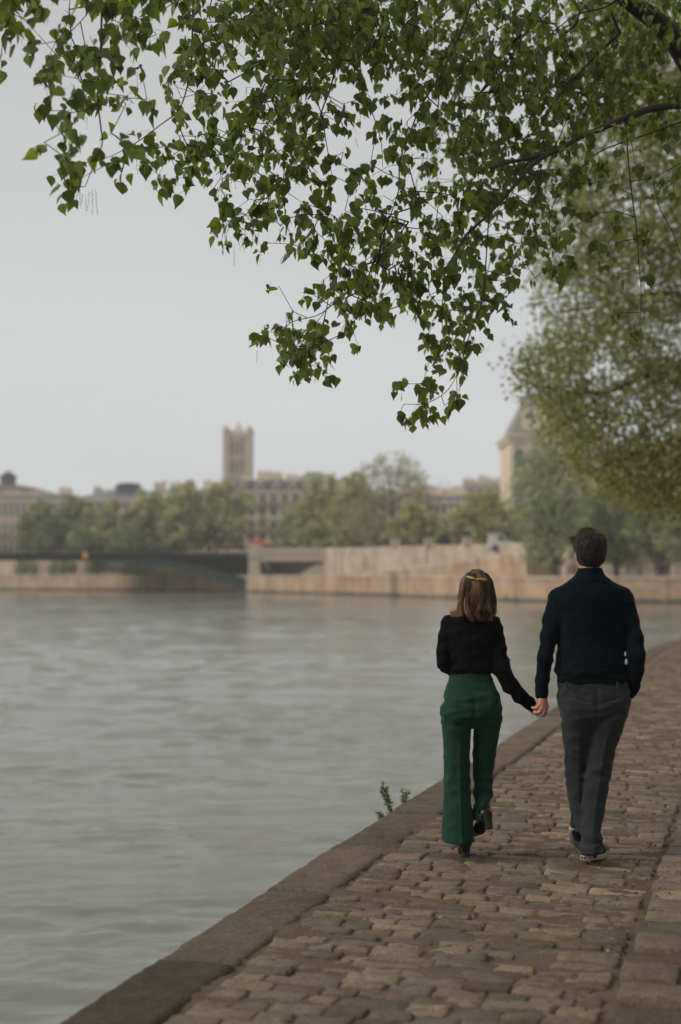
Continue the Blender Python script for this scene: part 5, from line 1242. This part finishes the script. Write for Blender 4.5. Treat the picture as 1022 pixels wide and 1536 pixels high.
for b_, n, ix in zip(B, SP, idx):
    a = np.array(P_[par_[ix]]) if par_[ix] >= 0 else b_; dr = b_-a; dr = dr/(np.linalg.norm(dr)+1e-6)*.5+np.array([0, 0, -.7])+g.normal(0, .45, 3); dr /= np.linalg.norm(dr); Ls = g.uniform(.03, .09); hue = g.random()
    for k in range(n):
        q = b_+dr*Ls*(k/n)+g.normal(0, .010, 3); t = np.array([0, 0, -1.0])+g.normal(0, .42, 3)+dr*.3; nn = g.normal(0, 1, 3)*[1, 1, .6]
        st = q+(t/np.linalg.norm(t)*.3+g.normal(0, .6, 3))*.03
        stalks.append((q, st)); pos.append(st); tip.append(t); nrm.append(nn); size.append((.066 if b_[0] < -1.0 else .059)*g.uniform(.42, 1.32))
        v = g.uniform(.42, 1.12); yel = (g.random()**2)*1.1; tint.append([v*(1+.75*yel), v*(1+.40*yel), v*(1-.1*yel)])
pos, tip, nrm, size, tint = map(np.array, (pos, tip, nrm, size, tint))
print('foreground leaves', len(pos), 'sprigs', len(B))
org = TB.copy()
ft = empty('poplar_tree', 'near poplar whose leafy branches hang from the top of the picture over the river', 'tree', org)
V, F = tubes_from_tree(P_, par_, r_, 6); n0 = len(tr_.P)
small = np.array(r_) < .004
for i_, p_ in enumerate(par_): small[i_] = small[i_] or (p_ >= 0 and small[p_])
big_ = [i for i in range(len(P_)) if not small[i]]
V, F = tubes_from_tree(P_, [p if (not small[i]) else -1 for i, p in enumerate(par_)], r_, 8); link('trunk', mesh('trunk', V-org, F, M['bark'], True), ft)
V, F = tubes_from_tree(P_, [p if small[i] else -1 for i, p in enumerate(par_)], r_, 4); tw = link('twigs', mesh('twigs', V-org, F, M['twig'], True), ft)
V, F, T_ = leaves(pos, tip, nrm, size, tint); M['leaf'] = leafmat('poplar_leaf', (.125, .18, .052), .50, .42)
link('crown', mesh('crown', V-org, F, M['leaf'], False, T_), ft)
SA = np.array([s[0] for s in stalks]); SB = np.array([s[1] for s in stalks]); n = len(SA)
V, F = tubes_from_tree(np.concatenate([SA, SB]), np.r_[np.full(n, -1), np.arange(n)], np.full(2*n, .0008), 3); link('leaf_stalks', mesh('leaf_stalks', V-org, F, M['twig'], True), ft)
# seed strings
CK = [(120, 292, 6.4), (124, 297, 6.4), (129, 300, 6.4), (134, 296, 6.4), (139, 290, 6.4), (144, 292, 6.4), (117, 288, 6.4), (104, 40, 6.5), (131, 165, 6.4), (166, 95, 6.4), (287, 226, 7.2), (317, 210, 7.4), (300, 135, 7.5), (222, 252, 7.1), (110, 205, 6.4), (333, 288, 7.8), (340, 275, 7.8), (347, 272, 7.8), (352, 270, 7.8), (358, 358, 7.9), (362, 352, 7.9), (368, 350, 7.9), (388, 345, 8), (443, 356, 8.1), (448, 358, 8.1), (452, 354, 8.1), (467, 350, 8.1), (474, 560, 8.0), (636, 612, 8.5), (640, 610, 8.5), (205, 235, 7.1), (25, 22, 6.4), (33, 26, 6.4), (73, 22, 6.5), (495, 120, 8.4), (545, 160, 8.6), (380, 350, 8.0), (328, 292, 7.8)]
for _ in range(60): c = cells[int(g.integers(len(cells)))]; CK.append((c[0]*32+g.uniform(0, 32), c[1]*32+20, DEP(c[0]*32)))
OV = np.array([(1, 0, 0), (-1, 0, 0), (0, 1, 0), (0, -1, 0), (0, 0, 1), (0, 0, -1.)]); OF = np.array([(0, 2, 4), (2, 1, 4), (1, 3, 4), (3, 0, 4), (2, 0, 5), (1, 2, 5), (3, 1, 5), (0, 3, 5)])
VV = []
for (x, y, d) in CK:
    p = pt(x, y, d); n = int(g.integers(8, 17)); sw_ = g.normal(0, .012, 2)
    for k in range(n): VV.append(p+[sw_[0]*(k/n)**2+g.normal(0, .0012), sw_[1]*(k/n)**2+g.normal(0, .0012), .02-.0078*k]+OV*.0028*g.uniform(.7, 1.2))
VV = np.array(VV); F = (np.arange(len(VV))[:, None, None]*6+OF[None]).reshape(-1, 3)
link('seed_strings', mesh('seed_strings', VV.reshape(-1, 3)-org, F, M['twig']), ft)

# ---- generic trees built from a crown of leaf sprays on a branching skeleton
def grow_tree(name, label, base, H, Rr, leafm, barkm, n=2600, leaf=.5, trunk=.25, crown0=.18, seed=1, shape=None, group=None, gap=.35, droop=0.0, tr=.25, tintv=(.7, 1.3), tv=QUADV, tf=QUADF, lobes=14, warm=0.0):
    g = np.random.default_rng(seed); base = np.array(base, float)
    o = empty(name, label, 'tree', base, group)
    sh = shape or (lambda t: math.sin(math.pi*min(1, max(0, (t*.9+.1)))**.85)**.6)
    P = [np.array([0, 0, -.4])]; par = [-1]; r = [trunk*1.3]; nt_ = 9; lean = g.normal(0, .02*H, 2)
    for k in range(1, nt_+1):
        t = k/nt_; P.append(np.array([lean[0]*t**2+g.normal(0, .008*H), lean[1]*t**2+g.normal(0, .008*H), H*.86*t])); par.append(k-1); r.append(trunk*(1-t*.85))
    nb = lobes*2; C = []
    for k in range(nb):
        t = crown0+(1-crown0)*(k+.5)/nb*.97; th = k*2.4+g.normal(0, .3); rad = Rr*sh((t-crown0)/(1-crown0))
        f = g.uniform(.45, .8); i0 = max(1, min(nt_-1, int((t-.10)*nt_/.95))); a = P[i0]
        e = np.array([rad*f*math.cos(th), rad*f*math.sin(th), H*t]); prev = i0; m = 4
        for q in range(1, m+1):
            s = q/m; w_ = a+(e-a)*s+np.array([0, 0, -.06*H*math.sin(math.pi*s)*(.3)])+g.normal(0, .01*H, 3); P.append(w_); par.append(prev); prev = len(P)-1; r.append(trunk*.38*(1-.75*s)*(1-.5*t))
        C.append((e, rad*(1-f)+.10*Rr))
        for q in range(3):
            e2 = e+g.normal(0, 1, 3)*[rad*.28, rad*.28, H*.035]; P.append((P[prev]+e2)/2+g.normal(0, .01*H, 3)); par.append(prev); r.append(trunk*.08); P.append(e2); par.append(len(P)-2); r.append(trunk*.04)
            C.append((e2, rad*.22+.07*Rr))
    C_ = np.array([c[0] for c in C]); CR = np.array([c[1] for c in C])*g.uniform(.65, 1.1, len(C))
    w_ = CR**2; pick = g.choice(len(C), n, p=w_/w_.sum()); d = g.normal(0, 1, (n, 3)); d /= np.linalg.norm(d, axis=1)[:, None]
    rr_ = CR[pick]*g.random(n)**.45; pos = C_[pick]+d*rr_[:, None]*[1, 1, .8]; pos[:, 2] -= droop*g.random(n)*H*.1
    wz = Waves(seed+9, 8, .35/Rr*1.4, 1.4/Rr); keep = wz(pos[:, 0], pos[:, 1], pos[:, 2]) > -1.25+gap; pos = pos[keep & (pos[:, 2] > H*.06)]
    n = len(pos); tip = d[keep & (C_[pick][:, 2]+0 > -9)][:n] if False else g.normal(0, 1, (n, 3))+[0, 0, -.3-droop]; nn = g.normal(0, 1, (n, 3))+[0, 0, .5]
    tn = g.uniform(*tintv, (n, 1))*(1+.12*np.clip(wz(pos[:, 0]*2, pos[:, 1]*2, pos[:, 2]*2), -2, 2))[:, None]*np.array([[1+warm, 1, 1-warm]])
    V, F = tubes_from_tree(P, par, r, 7); link('trunk', mesh('trunk', V, F, barkm, True), o)
    V, F, T_ = leaves(pos, tip, nn, leaf*g.uniform(.5, 1.2, n), np.clip(tn, .3, 2), tv, tf); link('crown', mesh('crown', V, F, leafm, False, T_), o)
    return o
M['lf_far'] = leafmat('plane_tree_leaf', (.36, .355, .20), .3, .7); M['lf_dark'] = leafmat('dark_tree_leaf', (.24, .265, .14), .3, .7)
M['lf_yel'] = leafmat('young_yellow_leaf', (.33, .32, .16), .35, .7); M['lf_blue'] = leafmat('grey_green_leaf', (.27, .30, .165), .3, .7); M['lf_bare'] = leafmat('budding_leaf', (.34, .30, .20), .3, .8)
M['lf_mid'] = leafmat('olive_poplar_leaf', (.222, .236, .122), .45, .6)
GR = 'trees along the far embankment'
def place(px0, px1, top, bot, D, kind, label, seed, base=SZ, name='plane_tree', **kw):
    c = pt((px0+px1)/2, 800, D); a = pt(px0, 800, D)[0]; b_ = pt(px1, 800, D)[0]; H = float(pt(511, top, D)[2])-base
    d = dict(n=5200, leaf=.75, trunk=.32, crown0=max(.05, (float(pt(511, bot, D)[2])-base)/H), seed=seed, group=GR); d.update(kw)
    return grow_tree(name, label, (float(c[0]), D, base), H*1.0, float(b_-a)/2*1.12, M[kind], M['bark2'], **d)
place(28, 98, 752, 826, 268, 'lf_dark', 'low dark green tree at the far left in front of the theatre', 101)
place(78, 150, 745, 828, 272, 'lf_dark', 'dark green tree second from the left along the far street', 102)
place(135, 205, 748, 828, 268, 'lf_far', 'pale olive tree in front of the grey roofed building', 103)
place(190, 262, 732, 826, 270, 'lf_far', 'olive tree rising left of the tall round one by the tower', 104)
place(235, 312, 720, 826, 266, 'lf_far', 'tall round olive tree left of the stone tower', 105)
place(295, 382, 718, 818, 268, 'lf_far', 'wide green tree directly in front of the stone tower base', 106)
place(160, 215, 785, 832, 262, 'lf_dark', 'small dark bushy tree behind the middle of the bridge', 107, n=1800)
place(100, 150, 790, 834, 262, 'lf_dark', 'small dark bushy tree behind the left part of the bridge', 113, n=1800)
place(412, 470, 770, 826, 258, 'lf_dark', 'small round green tree behind the red bus', 108, n=2000)
place(445, 520, 712, 826, 248, 'lf_far', 'tall green tree right of the cream apartment block', 109)
place(495, 570, 706, 826, 240, 'lf_far', 'tallest broad green tree in the middle of the far bank', 110)
place(520, 655, 678, 828, 232, 'lf_bare', 'large pale brownish budding tree with thin spreading branches', 111, n=4200, leaf=.55, gap=.0, lobes=22, trunk=.5, name='budding_tree', tr=.2)
place(585, 655, 755, 828, 224, 'lf_yel', 'small yellow green tree under the pale budding tree', 112, n=2600)
place(682, 772, 735, 826, 212, 'lf_yel', 'round yellow green tree left of the steep roofed pavilion', 114, n=3800)
place(655, 700, 785, 828, 216, 'lf_dark', 'low dark tree left of the round yellow green one', 115, n=1500)
for i, (px, D) in enumerate(((40, 279), (95, 276), (150, 272), (205, 267), (262, 262), (315, 257))):
    place(px-24, px+24, 838+i % 2*4, 860, D, 'lf_dark', ['leftmost', 'second', 'third', 'fourth', 'fifth', 'rightmost'][i]+' of the dark quayside bushes seen under the iron bridge', 140+i, base=LZ-.03, name='quayside_bush', n=1500, leaf=.4, trunk=.12, group='bushes under the bridge')
spi = lambda t: .35+.65*math.sin(math.pi*min(1, t*.82+.16))**.9
place(766, 890, 640, 836, 160, 'lf_blue', 'tall grey green poplar with dark trunk on the far quay behind the man', 116, base=LZ, name='poplar_tree', n=6500, leaf=.45, trunk=.45, shape=spi, lobes=26, gap=.1)
place(884, 968, 700, 842, 163, 'lf_blue', 'grey green quay tree to the right of the man\'s head', 117, base=LZ, name='poplar_tree', n=5000, leaf=.45, trunk=.30, gap=.1)
place(940, 1040, 690, 840, 158, 'lf_blue', 'grey green quay tree at the right edge of the picture', 118, base=LZ, name='poplar_tree', n=6000, leaf=.45, trunk=.55, gap=.1)
place(850, 960, 740, 838, 176, 'lf_dark', 'dark street tree filling the gap behind the two right hand quay trees', 119, n=3500, leaf=.6)

# ---- mid-distance poplar on the near quay, out of focus
g = np.random.default_rng(55)
mt = Tree(); MBs = np.array([10.6, 28.5, 0.0]); mt.limb([MBs, MBs+[0, 0, 4], MBs+[-.3, 0, 9], MBs+[-.2, .2, 14], MBs+[0, 0, 18]], .34, .08, 4, True)
for P_, r0 in (([(1300, 420, 28.5), (1150, 330, 28), (1030, 300, 27.5), (930, 300, 27), (860, 330, 27)], .10), ([(1300, 560, 28.5), (1130, 470, 27.5), (1000, 440, 27), (900, 460, 26.5), (820, 470, 26.5)], .09), ([(1300, 700, 28.5), (1130, 600, 27), (1000, 560, 26.5), (900, 590, 26), (790, 575, 26)], .09),
                  ([(1300, 780, 28.5), (1150, 700, 27), (1020, 660, 26.5), (930, 690, 26), (880, 710, 26)], .07), ([(1300, 250, 28.5), (1150, 160, 28), (1000, 150, 28), (880, 190, 27.5)], .08)): mt.limb(P_, r0, .012, 4)
def xl(y): return np.interp(y, [150, 200, 260, 300, 340, 380, 430, 470, 505, 520, 545, 575, 600, 640, 680, 700, 730, 755, 775], [850, 840, 808, 792, 800, 800, 792, 808, 800, 778, 758, 764, 795, 818, 838, 852, 892, 935, 1010])
B = []; SP = []; ws = Waves(71, 10, .006, .02)
for _ in range(200000):
    if len(B) >= 7200: break
    y = g.uniform(-160, 775); x = g.uniform(750, 1330)
    if (x > 1090 or y < 60) and g.random() < .35: continue
    if (x-1120)**2/330**2+(y-420)**2/400**2 > 1 and x > 1000: continue
    e = x-xl(y)
    if e < 0: continue
    dens = .35+.65*min(1, e/70)+(.25 if y > 560 else -.08); hole = ws(x, y*1.2, 0)
    if hole > 1.0 and y < 640: dens *= .25
    if g.random() > dens: continue
    B.append(pt(x, y, 26.5+g.uniform(-1.8, 3.5))); SP.append(int(g.integers(7, 14)))
for _ in range(500): B.append(MBs+[g.normal(0, 2.5), g.normal(0, 2.5), g.uniform(7, 19)]); SP.append(9)
B = np.array(B); 
def attach_long(T_, B):
    return attach(T_.P, T_.par, T_.r, B, .004)
P_, par_, r_, idx = attach_long(mt, B); pos = []; 
for b_, n in zip(B, SP): pos.append(b_+g.normal(0, .15, (n, 3))*[1, 1, 1.1])
pos = np.concatenate(pos); n = len(pos); print('mid tree leaves', n)
tip = g.normal(0, .8, (n, 3))+[0, 0, -.7]; tn = g.uniform(.6, 1.35, (n, 1))*np.array([[1, 1, 1]]); wy = (g.random((n, 1))**2); tn = tn*(1+wy*[[.3, .15, -.1]])
py_ = pos[:, 2]; tn[py_ < 4.0] *= [1.02, .95, .88]
mt_o = empty('poplar_tree', 'blurred olive poplar crown reaching in from the right edge beyond the near branches', 'tree', MBs)
V, F = tubes_from_tree(P_, par_, r_, 5); link('trunk', mesh('trunk', V-MBs, F, M['bark'], True), mt_o)
V, F, T_ = leaves(pos, tip, g.normal(0, 1, (n, 3)), .088*g.uniform(.6, 1.2, n), tn, LEAFV[[0, 2, 5, 8]], QUADF[:, ::-1]); link('crown', mesh('crown', V-MBs, F, M['lf_mid'], False, T_), mt_o)

# ---- weeds on the quay edge
M['weed'] = leafmat('weed_leaf', (.14, .19, .075), .35, .6)
def weed(px, py, top, lean, nleaf, label, sc_=1.0):
    Y = 8.0
    for _ in range(20):
        p = pt(px, py, Y); Y *= 1+(p[2]+.02)/1.6*.9
    b = pt(px, py, Y)+[-.0, 0, 0]; o = empty('weed_plant', label, 'plant', b, 'weeds on the quay edge'); H = (py-top)/FPX*Y; gg = np.random.default_rng(px)
    st = []; pos = []; tip = []; stem = MB()
    for k in range(4):
        a = np.array([gg.normal(0, .012), gg.normal(0, .02), -.02]); e = np.array([lean*H+gg.normal(0, .015), gg.normal(0, .03), H*gg.uniform(.7, 1.0)]); c = spline([a, (a+e)/2+[-lean*.1*H+gg.normal(0, .008), 0, .02*H], e], 8); stem.tube(c, np.linspace(.0022, .001, len(c)), 4)
        for q in range(nleaf):
            t = q/nleaf; p = c[int(t*(len(c)-1))]; d = gg.normal(0, 1, 3)*[1, 1, .4]+[0, 0, .5]; pos.append(p); tip.append(d)
    stem.obj('stem', M['weed'], o); o.children[0].data.materials[0] = M['weed']
    pos = np.array(pos); n = len(pos); V, F, T_ = leaves(pos, np.array(tip), gg.normal(0, 1, (n, 3))+[0, 0, 1], .038*sc_*gg.uniform(.5, 1.2, n), gg.uniform(.6, 1.3, (n, 1))*np.ones((1, 3)), QUADV*[.7, 1, 1], QUADF); link('leaf', mesh('leaf', V, F, M['weed'], False, T_), o)
weed(588, 1214, 1177, -.42, 22, 'tallest leafy weed leaning out from the paved edge over the water')
weed(605, 1203, 1181, .05, 15, 'short leafy weed just behind the tallest one on the quay edge', .9)
weed(570, 1224, 1216, -.2, 10, 'tiny weed tuft nearest the camera on the quay edge', .7)

# ---- litter: fallen catkins, grit and dead leaves on the paving
g = np.random.default_rng(91); n = 2600; u = 3+g.random(n)**1.6*26; l = g.uniform(-2.4, 1.2, n); k = g.random(n) < .5; l[k] = np.clip(g.normal(-.62, .10, k.sum()), -2, 1)
P = quay(u, l); P[:, 2] = .004+.03*(l > -.58)+g.uniform(0, .004, n); a = g.uniform(0, 6.28, n); tip = np.c_[np.cos(a), np.sin(a), g.normal(0, .25, n)]
pal = np.array([(.22, .10, .06), (.12, .08, .05), (.30, .22, .12), (.06, .045, .03), (.45, .40, .33)])[g.choice(5, n, p=[.3, .3, .2, .15, .05])]
V, F, T_ = leaves(P, tip, g.normal(0, .3, (n, 3))+[0, 0, 1], g.uniform(.006, .022, n), pal, QUADV*[.8, 1, 1.5], QUADF)
M['litter'] = surf('litter', (1, 1, 1), (.8, .8, .8), 9, .9, tint=True)
props(link('leaf_litter', mesh('leaf_litter', V, F, M['litter'], False, T_)), kind='stuff')
# ================================================================ AIR
m, nt, b = nmat('air'); nt.nodes.remove(b); pv = N(nt, 'ShaderNodeVolumePrincipled'); pv.inputs['Color'].default_value = (1, .985, .96, 1); pv.inputs['Density'].default_value = .00055; pv.inputs['Anisotropy'].default_value = .2
nt.links.new(pv.outputs[0], nt.nodes['Material Output'].inputs['Volume'])
props(link('haze', MB().box(-600, 600, -100, 640, -7, 78).get('haze', m)), kind='stuff')
